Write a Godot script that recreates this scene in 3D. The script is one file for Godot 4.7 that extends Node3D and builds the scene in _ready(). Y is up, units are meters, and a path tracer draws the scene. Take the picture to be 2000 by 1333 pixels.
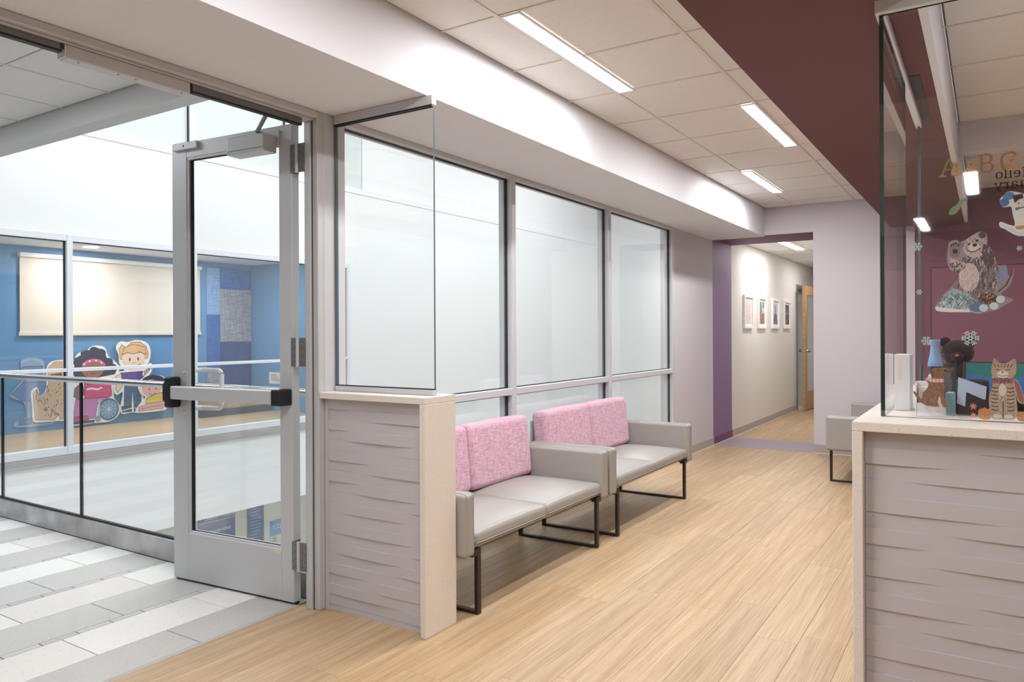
extends Node3D

# ------------------------------------------------------------------ mesh builder
class Mb:
	var v := PackedVector3Array()
	var n := PackedVector3Array()
	var t := PackedVector2Array()

	func tri(a: Vector3, b: Vector3, c: Vector3, na: Vector3, nb: Vector3, nc: Vector3, ta := Vector2.ZERO, tb := Vector2.ZERO, tc := Vector2.ZERO) -> void:
		if (b - a).cross(c - a).dot(na + nb + nc) > 0.0:
			v.append_array([a, c, b]); n.append_array([na, nc, nb]); t.append_array([ta, tc, tb])
		else:
			v.append_array([a, b, c]); n.append_array([na, nb, nc]); t.append_array([ta, tb, tc])

	func quad(a: Vector3, b: Vector3, c: Vector3, d: Vector3, nn: Vector3, ta := Vector2(0, 0), tb := Vector2(1, 0), tc := Vector2(1, 1), td := Vector2(0, 1)) -> void:
		tri(a, b, c, nn, nn, nn, ta, tb, tc)
		tri(a, c, d, nn, nn, nn, ta, tc, td)

	# box from corner a to corner b with chamfered edges of size c
	func box(a: Vector3, b: Vector3, c := 0.0) -> Mb:
		var lo := a.min(b)
		var hi := a.max(b)
		var mid := (lo + hi) / 2.0
		var h := (hi - lo) / 2.0
		c = minf(c, minf(h.x, minf(h.y, h.z)) * 0.95)
		for ax in 3:
			var u := (ax + 1) % 3
			var w := (ax + 2) % 3
			for s in [-1.0, 1.0]:
				var nn := Vector3.ZERO
				nn[ax] = s
				var p := []
				for k in [[-1.0, -1.0], [1.0, -1.0], [1.0, 1.0], [-1.0, 1.0]]:
					var q := mid
					q[ax] += s * h[ax]
					q[u] += k[0] * (h[u] - c)
					q[w] += k[1] * (h[w] - c)
					p.append(q)
				var tu := []
				for q in p:
					var d: Vector3 = q - lo
					tu.append(Vector2(d[u], d[w]))
				quad(p[0], p[1], p[2], p[3], nn, tu[0], tu[1], tu[2], tu[3])
		if c > 0.0:
			for ax in 3:
				var u := (ax + 1) % 3
				var w := (ax + 2) % 3
				for su in [-1.0, 1.0]:
					for sw in [-1.0, 1.0]:
						var p := []
						for k in [[0.0, c, -1.0], [c, 0.0, -1.0], [c, 0.0, 1.0], [0.0, c, 1.0]]:
							var q := mid
							q[u] += su * (h[u] - k[0])
							q[w] += sw * (h[w] - k[1])
							q[ax] += k[2] * (h[ax] - c)
							p.append(q)
						var nn := Vector3.ZERO
						nn[u] = su
						nn[w] = sw
						quad(p[0], p[1], p[2], p[3], nn.normalized())
			for sx in [-1.0, 1.0]:
				for sy in [-1.0, 1.0]:
					for sz in [-1.0, 1.0]:
						var nn := Vector3(sx, sy, sz).normalized()
						var o := mid + Vector3(sx * h.x, sy * h.y, sz * h.z)
						tri(o - Vector3(0, sy * c, sz * c), o - Vector3(sx * c, 0, sz * c), o - Vector3(sx * c, sy * c, 0), nn, nn, nn)
		return self

	# rounded box; bend puffs up the upper side by that much, the normals are recomputed then
	func rbox(mid: Vector3, h: Vector3, r: float, seg := 4, sub := 1, bend := 0.0, frame := Transform3D()) -> Mb:
		var cs := []
		for ax in 3:
			var l := []
			for i in seg + 1:
				l.append(-h[ax] + r * (1.0 - cos(PI / 2.0 * i / seg)))
			for i in range(1, sub):
				l.append(lerpf(-h[ax] + r, h[ax] - r, float(i) / sub))
			for i in range(seg, -1, -1):
				l.append(h[ax] - r * (1.0 - cos(PI / 2.0 * i / seg)))
			cs.append(l)
		for ax in 3:
			var u := (ax + 1) % 3
			var w := (ax + 2) % 3
			var lu: Array = cs[u]
			var lw: Array = cs[w]
			for s in [-1.0, 1.0]:
				var pts := []
				var nor := []
				for i in lu.size():
					var rp := []
					var rn := []
					for j in lw.size():
						var p := Vector3.ZERO
						p[ax] = s * h[ax]
						p[u] = lu[i]
						p[w] = lw[j]
						var inner := Vector3(clampf(p.x, -h.x + r, h.x - r), clampf(p.y, -h.y + r, h.y - r), clampf(p.z, -h.z + r, h.z - r))
						var d := (p - inner).normalized()
						var q := inner + d * r
						if bend != 0.0:
							var e := 0.002
							var t1 := d.cross(Vector3(0.3, 0.5, 0.8)).normalized()
							var t2 := d.cross(t1)
							var q0: Vector3 = puffed(q, h, bend)
							var q1: Vector3 = puffed(q + t1 * e, h, bend)
							var q2: Vector3 = puffed(q + t2 * e, h, bend)
							var nd := (q1 - q0).cross(q2 - q0).normalized()
							d = nd if nd.dot(d) > 0.0 else -nd
							q = q0
						rp.append(frame * (mid + q))
						rn.append((frame.basis * d).normalized())
					pts.append(rp)
					nor.append(rn)
				for i in lu.size() - 1:
					for j in lw.size() - 1:
						var ta := Vector2(lu[i] + h[u], lw[j] + h[w])
						var tb := Vector2(lu[i + 1] + h[u], lw[j] + h[w])
						var tc := Vector2(lu[i + 1] + h[u], lw[j + 1] + h[w])
						var td := Vector2(lu[i] + h[u], lw[j + 1] + h[w])
						tri(pts[i][j], pts[i + 1][j], pts[i + 1][j + 1], nor[i][j], nor[i + 1][j], nor[i + 1][j + 1], ta, tb, tc)
						tri(pts[i][j], pts[i + 1][j + 1], pts[i][j + 1], nor[i][j], nor[i + 1][j + 1], nor[i][j + 1], ta, tc, td)
		return self

	func puffed(p: Vector3, h: Vector3, k: float) -> Vector3:
		var a := 1.0 - pow(absf(p.x / h.x), 3.0)
		var b := 1.0 - pow(absf(p.z / h.z), 3.0)
		return p + Vector3(0, k * a * b * clampf((p.y + h.y) / (2.0 * h.y), 0.0, 1.0), 0)

	func tube(path: Array, r: float, sides := 10, closed := false) -> Mb:
		var m := path.size()
		var rings := []
		var norm := []
		for i in m:
			var p: Vector3 = path[i]
			var a: Vector3 = path[(i - 1 + m) % m] if closed or i > 0 else path[i]
			var b: Vector3 = path[(i + 1) % m] if closed or i < m - 1 else path[i]
			var d := (b - a).normalized()
			var x := d.cross(Vector3.UP if absf(d.y) < 0.9 else Vector3.RIGHT).normalized()
			var y := x.cross(d).normalized()
			var pin: Vector3 = (p - a).normalized() if (p - a).length() > 1e-6 else d
			var k := 1.0 / maxf(0.4, absf(pin.dot(d)))
			var ring := []
			var rn := []
			for s in sides:
				var q := TAU * s / sides
				var nn := x * cos(q) + y * sin(q)
				rn.append(nn)
				ring.append(p + nn * r * (k if i > 0 and i < m - 1 else 1.0))
			rings.append(ring)
			norm.append(rn)
		for i in (m if closed else m - 1):
			var e := (i + 1) % m
			for s in sides:
				var s2 := (s + 1) % sides
				tri(rings[i][s], rings[e][s], rings[e][s2], norm[i][s], norm[e][s], norm[e][s2])
				tri(rings[i][s], rings[e][s2], rings[i][s2], norm[i][s], norm[e][s2], norm[i][s2])
		if not closed:
			for e in [[0, 1], [m - 1, m - 2]]:
				var d: Vector3 = (path[e[0]] - path[e[1]]).normalized()
				for s in sides:
					tri(path[e[0]], rings[e[0]][s], rings[e[0]][(s + 1) % sides], d, d, d)
		return self

	# profile of [radius, height] pairs turned round the y axis at o
	func lathe(o: Vector3, prof: Array, sides := 20) -> Mb:
		for i in prof.size() - 1:
			var a: Vector2 = prof[i]
			var b: Vector2 = prof[i + 1]
			var d := b - a
			var nr := Vector2(d.y, -d.x).normalized()
			for s in sides:
				var p := TAU * s / sides
				var q := TAU * (s + 1) / sides
				var e0 := Vector3(cos(p), 0, sin(p))
				var e1 := Vector3(cos(q), 0, sin(q))
				var n0 := e0 * nr.x + Vector3.UP * nr.y
				var n1 := e1 * nr.x + Vector3.UP * nr.y
				var a0 := o + e0 * a.x + Vector3.UP * a.y
				var a1 := o + e1 * a.x + Vector3.UP * a.y
				var b0 := o + e0 * b.x + Vector3.UP * b.y
				var b1 := o + e1 * b.x + Vector3.UP * b.y
				if a.x > 1e-5:
					tri(a0, a1, b1, n0, n1, n1)
				if b.x > 1e-5:
					tri(a0, b1, b0, n0, n1, n0)
		return self

	func ball(o: Vector3, r: Vector3, rows := 10, cols := 16) -> Mb:
		for i in rows:
			for j in cols:
				var g := []
				var gn := []
				for k in [[0, 0], [1, 0], [1, 1], [0, 1]]:
					var la: float = PI * (float(i + k[0]) / rows - 0.5)
					var lo: float = TAU * float(j + k[1]) / cols
					var d := Vector3(cos(la) * cos(lo), sin(la), cos(la) * sin(lo))
					g.append(o + d * r)
					gn.append((d / r).normalized())
				tri(g[0], g[1], g[2], gn[0], gn[1], gn[2])
				tri(g[0], g[2], g[3], gn[0], gn[2], gn[3])
		return self

	# flat outline (2D, u right, v down, 0..1) on the rectangle o + u*ex + v*ey, with thickness along -nn
	func sheet(outline: PackedVector2Array, o: Vector3, ex: Vector3, ey: Vector3, nn: Vector3, thick: float) -> Mb:
		var idx := Geometry2D.triangulate_polygon(outline)
		for k in range(0, idx.size(), 3):
			var a := outline[idx[k]]
			var b := outline[idx[k + 1]]
			var c := outline[idx[k + 2]]
			tri((o + ex * a.x + ey * a.y), (o + ex * b.x + ey * b.y), (o + ex * c.x + ey * c.y), nn, nn, nn, a, b, c)
			var dn := nn * thick
			tri((o + ex * a.x + ey * a.y) - dn, (o + ex * b.x + ey * b.y) - dn, (o + ex * c.x + ey * c.y) - dn, -nn, -nn, -nn, a, b, c)
		var cen := Vector2.ZERO
		for p in outline:
			cen += p
		cen /= outline.size()
		for k in outline.size():
			var a := outline[k]
			var b := outline[(k + 1) % outline.size()]
			var pa: Vector3 = (o + ex * a.x + ey * a.y)
			var pb: Vector3 = (o + ex * b.x + ey * b.y)
			var sn := (pb - pa).cross(nn).normalized()
			var pm: Vector3 = (o + ex * cen.x + ey * cen.y)
			if sn.dot((pa + pb) / 2.0 - pm) < 0.0:
				sn = -sn
			quad(pa, pb, pb - nn * thick, pa - nn * thick, sn, a, b, b, a)
		return self

	func mesh(more: Array = []) -> ArrayMesh:
		var m := ArrayMesh.new()
		for b in [self] + more:
			var arr := []
			arr.resize(Mesh.ARRAY_MAX)
			arr[Mesh.ARRAY_VERTEX] = b.v
			arr[Mesh.ARRAY_NORMAL] = b.n
			arr[Mesh.ARRAY_TEX_UV] = b.t
			m.add_surface_from_arrays(Mesh.PRIMITIVE_TRIANGLES, arr)
		return m

# ------------------------------------------------------------------ scene helpers
var M := {}
var counts := {}
var rng := RandomNumberGenerator.new()

func mb() -> Mb:
	return Mb.new()

func c8(r: int, g: int, b: int, a := 255) -> Color:
	return Color8(r, g, b, a)

func mat(col: Color, rough := 0.6, metal := 0.0, spec := 0.5) -> StandardMaterial3D:
	var m := StandardMaterial3D.new()
	m.albedo_color = col
	m.roughness = rough
	m.metallic = metal
	m.metallic_specular = spec
	return m

func numbered(called: String) -> String:
	var k: int = counts.get(called, 0)
	counts[called] = k + 1
	return called if k == 0 else "%s_%03d" % [called, k]

func obj(called: String, b: Mb, m: Material, parent: Node = self, at := Vector3.ZERO) -> MeshInstance3D:
	var o := MeshInstance3D.new()
	o.name = numbered(called) if parent == self else called
	o.mesh = b.mesh()
	o.material_override = m
	o.position = at
	parent.add_child(o, true)
	return o

func part(called: String, mesh: Mesh, m: Material, parent: Node, at := Vector3.ZERO) -> MeshInstance3D:
	var o := MeshInstance3D.new()
	o.name = called
	o.mesh = mesh
	if m:
		o.material_override = m
	o.position = at
	parent.add_child(o, true)
	return o

func tag(o: Node, label: String, category: String, group := "") -> Node:
	o.set_meta("label", label)
	o.set_meta("category", category)
	if group:
		o.set_meta("group", group)
	return o

func thing(called: String, label: String, category: String, at := Vector3.ZERO, turn := 0.0, group := "") -> Node3D:
	var o := Node3D.new()
	o.name = numbered(called)
	add_child(o)
	o.position = at
	o.rotation.y = turn
	tag(o, label, category, group)
	return o

func struct_node(called: String, label: String, category: String, at := Vector3.ZERO) -> Node3D:
	var o := Node3D.new()
	o.name = numbered(called)
	add_child(o)
	o.position = at
	o.set_meta("kind", "structure")
	return tag(o, label, category)

func struct(called: String, b: Mb, m: Material, label: String, category: String) -> MeshInstance3D:
	var o := obj(called, b, m)
	o.set_meta("kind", "structure")
	tag(o, label, category)
	return o

func copy(src: Node3D, at: Vector3, turn: float, label: String) -> Node3D:
	var o: Node3D = src.duplicate()
	o.name = numbered(String(src.name).rstrip("0123456789").trim_suffix("_"))
	add_child(o)
	o.position = at
	o.rotation.y = turn
	o.set_meta("label", label)
	return o

# a sheet of glass between two corners; its thin edges have their own look
func pane(parent: Node, a: Vector3, b: Vector3, glass: Material, rim: Material, called := "glass_pane") -> MeshInstance3D:
	var lo := a.min(b)
	var hi := a.max(b)
	var d := hi - lo
	var ax := d.min_axis_index()
	var f := mb()
	var e := mb()
	for k in 3:
		var u := (k + 1) % 3
		var w := (k + 2) % 3
		for s in [lo, hi]:
			var p := []
			for q in [[0, 0], [1, 0], [1, 1], [0, 1]]:
				var x := lo
				x[k] = s[k]
				x[u] = hi[u] if q[0] else lo[u]
				x[w] = hi[w] if q[1] else lo[w]
				p.append(x)
			var nn := Vector3.ZERO
			nn[k] = -1.0 if s == lo else 1.0
			(f if k == ax else e).quad(p[0], p[1], p[2], p[3], nn)
	var m := f.mesh([e])
	m.surface_set_material(0, glass)
	m.surface_set_material(1, rim)
	return part(called, m, null, parent)

# ------------------------------------------------------------------ pictures
func paper(w: int, h: int, col: Color) -> Image:
	var im := Image.create_empty(w, h, false, Image.FORMAT_RGBA8)
	im.fill(col)
	return im

func tex(im: Image) -> ImageTexture:
	return ImageTexture.create_from_image(im)

func poly(im: Image, pts: Array, col: Color) -> void:
	var w := im.get_width()
	var h := im.get_height()
	var p := []
	var y0 := 1e9
	var y1 := -1e9
	for q in pts:
		var c := Vector2(q[0] * w, q[1] * h)
		p.append(c)
		y0 = minf(y0, c.y)
		y1 = maxf(y1, c.y)
	for y in range(maxi(0, int(y0)), mini(h, int(y1) + 1)):
		var xs := []
		for i in p.size():
			var a: Vector2 = p[i]
			var b: Vector2 = p[(i + 1) % p.size()]
			var yc := y + 0.5
			if (a.y <= yc) != (b.y <= yc):
				xs.append(a.x + (yc - a.y) / (b.y - a.y) * (b.x - a.x))
		xs.sort()
		for k in range(0, xs.size() - 1, 2):
			var l := maxi(0, int(round(xs[k])))
			var r := mini(w, int(round(xs[k + 1])))
			if r > l:
				im.fill_rect(Rect2i(l, y, r - l, 1), col)

func ell(im: Image, x: float, y: float, rx: float, ry: float, col: Color) -> void:
	var pts := []
	for k in 28:
		pts.append([x + rx * cos(TAU * k / 28.0), y + ry * sin(TAU * k / 28.0)])
	poly(im, pts, col)

func stroke(im: Image, pts: Array, width: float, col: Color) -> void:
	var asp := float(im.get_width()) / im.get_height()
	for k in pts.size() - 1:
		var a := Vector2(pts[k][0], pts[k][1] / asp)
		var b := Vector2(pts[k + 1][0], pts[k + 1][1] / asp)
		var s := (b - a).normalized().orthogonal() * width / 2.0
		poly(im, [[a.x + s.x, (a.y + s.y) * asp], [b.x + s.x, (b.y + s.y) * asp], [b.x - s.x, (b.y - s.y) * asp], [a.x - s.x, (a.y - s.y) * asp]], col)
		ell(im, b.x, b.y * asp, width / 2.0, width / 2.0 * asp, col)

# short dabs of colour scattered in an ellipse (fur, petals)
func dabs(im: Image, x: float, y: float, rx: float, ry: float, count: int, size: float, cols: Array, lean := 0.5) -> void:
	for k in count:
		var a := rng.randf() * TAU
		var r := sqrt(rng.randf())
		var p := Vector2(x + rx * r * cos(a), y + ry * r * sin(a))
		var l := size * rng.randf_range(0.6, 1.4)
		stroke(im, [[p.x, p.y], [p.x + l * lean * rng.randf_range(-1, 1), p.y + l]], size * 0.35, cols[rng.randi() % cols.size()])

func smooth_outline(pts: Array) -> PackedVector2Array:
	var out := PackedVector2Array()
	var m := pts.size()
	for i in m:
		var p := []
		for k in [-1, 0, 1, 2]:
			var q: Array = pts[(i + k + m) % m]
			p.append(Vector2(q[0], q[1]))
		for s in 3:
			var t := s / 3.0
			out.append((p[1] as Vector2).cubic_interpolate(p[2], p[0], p[3], t))
	return out

func print_mat(im: Image, rough := 0.6) -> StandardMaterial3D:
	var m := mat(Color.WHITE, rough)
	m.albedo_texture = tex(im)
	m.texture_repeat = false
	return m

func text(s: String, height: float, m: Material, parent: Node, called: String, at: Vector3, turn := 0.0, mirrored := false, family := "Droid Sans") -> MeshInstance3D:
	var f := SystemFont.new()
	f.font_names = PackedStringArray([family])
	var tm := TextMesh.new()
	tm.text = s
	tm.font = f
	tm.font_size = 48
	tm.pixel_size = height / 48.0
	tm.depth = 0.001
	tm.horizontal_alignment = HORIZONTAL_ALIGNMENT_LEFT
	var arr := tm.get_mesh_arrays()
	if mirrored:
		var vv: PackedVector3Array = arr[Mesh.ARRAY_VERTEX]
		var nn: PackedVector3Array = arr[Mesh.ARRAY_NORMAL]
		for k in vv.size():
			vv[k].x = -vv[k].x
			nn[k].x = -nn[k].x
		arr[Mesh.ARRAY_VERTEX] = vv
		arr[Mesh.ARRAY_NORMAL] = nn
	var am := ArrayMesh.new()
	am.add_surface_from_arrays(Mesh.PRIMITIVE_TRIANGLES, arr)
	var o := part(called, am, m, parent, at)
	o.rotation.y = turn
	return o

# ------------------------------------------------------------------ materials
func noise(freq: float, sd: int, oct := 3) -> FastNoiseLite:
	var f := FastNoiseLite.new()
	f.seed = sd
	f.frequency = freq
	f.fractal_octaves = oct
	f.noise_type = FastNoiseLite.TYPE_SIMPLEX_SMOOTH
	return f

func wood_image(w: int, h: int, light: Color, dark: Color, sd: int) -> Image:
	var im := Image.create_empty(w, h, false, Image.FORMAT_RGBA8)
	var fine := noise(1.0, sd, 2)
	var broad := noise(1.0, sd + 5, 3)
	var bend := noise(1.0, sd + 9, 1)
	for y in h:
		var fy := float(y) / h
		for x in w:
			var fx := float(x) / w
			var wx := fx + 0.006 * bend.get_noise_2d(fx * 3.0, fy * 2.5)
			var k := 0.42 + 0.34 * broad.get_noise_2d(wx * 16.0, fy * 0.9) + 0.42 * fine.get_noise_2d(wx * 120.0, fy * 2.2) + 0.2 * broad.get_noise_2d(wx * 420.0, fy * 9.0)
			im.set_pixel(x, y, light.lerp(dark, clampf(k, 0.0, 1.0)))
	return im

func speckle_image(w: int, base: Color, spots: Array, count: int, sd: int) -> Image:
	var im := paper(w, w, base)
	rng.seed = sd
	for k in count:
		var s := rng.randi_range(1, 3)
		im.fill_rect(Rect2i(rng.randi() % w, rng.randi() % w, s, s), base.lerp(spots[rng.randi() % spots.size()], rng.randf_range(0.2, 0.8)))
	return im

func weave_image(w: int, cols: Array, sd: int) -> Image:
	var im := Image.create_empty(w, w, false, Image.FORMAT_RGBA8)
	var fx := noise(1.0, sd, 2)
	var fy := noise(1.0, sd + 3, 2)
	for y in w:
		for x in w:
			var a := fx.get_noise_2d(x * 0.008, y * 0.085)
			var b := fy.get_noise_2d(x * 0.085, y * 0.008)
			var f := fx.get_noise_2d(x * 0.9 + 300.0, y * 0.9)
			var k := clampf(0.42 + 0.55 * a + 0.55 * b + 0.2 * f, 0.0, 1.0)
			im.set_pixel(x, y, (cols[0] as Color).lerp(cols[1], k))
	return im

func felt(a: Color, b: Color, sd: int) -> StandardMaterial3D:
	var m := mat(Color.WHITE, 0.95)
	m.albedo_texture = tex(weave_image(256, [a, b], sd))
	m.uv1_triplanar = true
	m.uv1_scale = Vector3(1.5, 1.5, 1.5)
	return m

func make_materials() -> void:
	M.white = mat(c8(227, 230, 236), 0.75)
	M.atrium = mat(c8(238, 240, 240), 0.8)
	M.lavender = mat(c8(206, 202, 208), 0.75)
	M.corridor = mat(c8(224, 221, 216), 0.75)
	M.plum = mat(c8(108, 72, 78), 0.8)
	M.plum_wall = mat(c8(118, 78, 92), 0.7)
	M.purple = mat(c8(136, 110, 148), 0.6)
	M.portal_plum = mat(c8(120, 74, 104), 0.65)
	M.purple_floor = mat(c8(158, 146, 156), 0.45)
	M.blue = mat(c8(96, 146, 188), 0.7)
	M.cream = mat(c8(222, 220, 204), 0.8)
	M.deck = mat(c8(150, 150, 148), 0.9)
	M.base = mat(c8(178, 172, 170), 0.6)
	M.caulk = mat(c8(240, 238, 234), 0.5)
	M.alu = mat(c8(204, 206, 208), 0.45, 0.25)
	M.alu_dark = mat(c8(128, 128, 130), 0.45, 0.5)
	M.frame = mat(c8(206, 209, 214), 0.5, 0.15)
	M.cw = mat(c8(226, 231, 236), 0.45)
	M.steel = mat(c8(200, 198, 196), 0.22, 0.95)
	M.chrome = mat(c8(215, 215, 215), 0.15, 1.0)
	M.black = mat(c8(22, 22, 24), 0.5)
	M.gasket = mat(c8(34, 40, 48), 0.6)
	M.slot = mat(c8(64, 66, 70), 0.6)
	M.plastic = mat(c8(232, 234, 236), 0.35)
	M.bronze = mat(c8(52, 45, 40), 0.42, 0.3)
	M.panel = mat(c8(196, 193, 197), 0.55)
	M.shade = mat(c8(226, 218, 202), 0.8)
	var g := mat(Color(0.80, 0.88, 0.86, 0.008), 0.02)
	g.transparency = BaseMaterial3D.TRANSPARENCY_ALPHA
	M.glass = g
	var g2 := mat(Color(0.86, 0.92, 0.90, 0.09), 0.02)
	g2.transparency = BaseMaterial3D.TRANSPARENCY_ALPHA
	M.glass_pale = g2
	M.rim_green = mat(c8(24, 62, 54), 0.2)
	M.rim_grey = mat(c8(84, 100, 108), 0.2)
	M.glow = mat(c8(255, 252, 245), 0.5)
	M.glow.emission_enabled = true
	M.glow.emission = c8(255, 248, 236)
	M.glow.emission_energy_multiplier = 3.0
	# wood planks in a few tones that share one grain
	var wi := tex(wood_image(512, 1024, c8(209, 185, 151), c8(164, 133, 97), 11))
	M.planks = []
	for k in [Color(1, 1, 1), Color(0.97, 0.965, 0.96), Color(0.985, 0.97, 0.95), Color(0.95, 0.945, 0.94)]:
		var m := mat(k, 0.42)
		m.albedo_texture = wi
		M.planks.append(m)
	M.door_wood = mat(Color(1, 0.93, 0.82), 0.45)
	M.door_wood.albedo_texture = wi
	M.wood_floor = mat(Color(1, 1, 1), 0.45)
	M.wood_floor.albedo_texture = wi
	M.wood_floor.uv1_triplanar = true
	M.wood_floor.uv1_world_triplanar = true
	M.wood_floor.uv1_scale = Vector3(1.3, 1.0, 0.8)
	var q := mat(Color.WHITE, 0.35)
	q.albedo_texture = tex(speckle_image(512, c8(230, 223, 214), [c8(196, 182, 166), c8(246, 242, 236), c8(176, 160, 146)], 2600, 3))
	q.uv1_triplanar = true
	q.uv1_scale = Vector3(2.2, 2.2, 2.2)
	M.quartz = q
	var ct := mat(Color.WHITE, 0.9)
	ct.albedo_texture = tex(speckle_image(512, c8(229, 227, 225), [c8(214, 208, 200), c8(242, 238, 232)], 9000, 4))
	ct.uv1_triplanar = true
	ct.uv1_scale = Vector3(1.6, 1.6, 1.6)
	M.act = ct
	var pk := mat(Color.WHITE, 0.9)
	pk.albedo_texture = tex(weave_image(512, [c8(230, 196, 211), c8(186, 134, 158)], 21))
	pk.uv1_triplanar = true
	pk.uv1_scale = Vector3(2.6, 2.6, 2.6)
	pk.rim_enabled = true
	pk.rim = 0.3
	M.pink = pk
	var vn := mat(c8(163, 161, 157), 0.36)
	var vt := NoiseTexture2D.new()
	vt.width = 256
	vt.height = 256
	vt.seamless = true
	vt.as_normal_map = true
	vt.bump_strength = 1.2
	vt.noise = noise(0.12, 8, 2)
	vn.normal_enabled = true
	vn.normal_texture = vt
	vn.normal_scale = 0.12
	vn.uv1_triplanar = true
	vn.uv1_scale = Vector3(6, 6, 6)
	M.vinyl = vn
	M.tile_white = []
	M.tile_grey = []
	for k in 3:
		for pair in [["tile_white", [c8(236, 236, 232), c8(231, 230, 226), c8(226, 222, 217)][k]], ["tile_grey", [c8(196, 197, 194), c8(190, 188, 184), c8(200, 200, 197)][k]]]:
			var m := mat(Color.WHITE, 0.42)
			var col: Color = pair[1]
			m.albedo_texture = tex(speckle_image(256, col, [col.darkened(0.1), col.lightened(0.12)], 1400, 30 + k))
			m.uv1_triplanar = true
			m.uv1_scale = Vector3(1.5, 1.5, 1.5)
			M[pair[0]].append(m)
	M.grout = mat(c8(138, 140, 138), 0.9)
	M.felt_grey = felt(c8(172, 174, 180), c8(128, 130, 138), 41)
	M.felt_blue = felt(c8(62, 118, 190), c8(38, 84, 150), 42)
	M.felt_navy = felt(c8(50, 88, 148), c8(32, 60, 110), 43)
	M.felt_light = felt(c8(150, 184, 220), c8(116, 154, 198), 44)

# ------------------------------------------------------------------ camera, light
const EXPOSURE := 1.04

func set_camera() -> void:
	var cam := Camera3D.new()
	cam.name = "camera"
	add_child(cam)
	var f := 1460.0
	cam.near = 0.05
	cam.far = 100.0
	cam.projection = Camera3D.PROJECTION_FRUSTUM
	cam.size = cam.near * 1333.0 / f
	# the lens is shifted so that the horizon lies 16.5 pixels above the middle
	cam.frustum_offset = Vector2(0, -cam.near * 16.5 / f)
	cam.position = Vector3(0, 1.37, 0)
	cam.basis = Basis(Vector3.UP, deg_to_rad(32.5)) * Basis(Vector3.BACK, -0.005)
	cam.current = true

func set_world() -> void:
	var e := Environment.new()
	e.background_mode = Environment.BG_COLOR
	e.background_color = c8(200, 208, 215)
	e.tonemap_mode = Environment.TONE_MAPPER_LINEAR
	e.tonemap_exposure = EXPOSURE
	e.sdfgi_enabled = true
	e.ssao_enabled = true
	e.ssil_enabled = true
	var w := WorldEnvironment.new()
	w.name = "world"
	w.environment = e
	add_child(w)

# a flat ceiling fitting: frame, glowing diffuser and the light it gives, facing down
func ceiling_light(label: String, cx: float, y: float, cz: float, sx: float, sz: float, energy: float, col: Color, group: String) -> void:
	var t := thing("ceiling_light", label, "light", Vector3(cx, y, cz), 0.0, group)
	var fr := mb()
	var w := 0.012
	fr.box(Vector3(-sx / 2 - w, -0.006, -sz / 2 - w), Vector3(-sx / 2, 0, sz / 2 + w))
	fr.box(Vector3(sx / 2, -0.006, -sz / 2 - w), Vector3(sx / 2 + w, 0, sz / 2 + w))
	fr.box(Vector3(-sx / 2, -0.006, -sz / 2 - w), Vector3(sx / 2, 0, -sz / 2))
	fr.box(Vector3(-sx / 2, -0.006, sz / 2), Vector3(sx / 2, 0, sz / 2 + w))
	obj("frame", fr, M.white, t)
	obj("light_diffuser", mb().box(Vector3(-sx / 2, -0.003, -sz / 2), Vector3(sx / 2, 0, sz / 2)), M.glow, t)
	var l := AreaLight3D.new()
	l.name = "lamp"
	l.area_size = Vector2(sx, sz)
	l.area_normalize_energy = true
	l.light_energy = energy
	l.light_color = col
	l.area_range = 30.0
	l.shadow_enabled = true
	t.add_child(l)
	l.position = Vector3(0, -0.009, 0)
	l.rotation.x = -PI / 2

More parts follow.
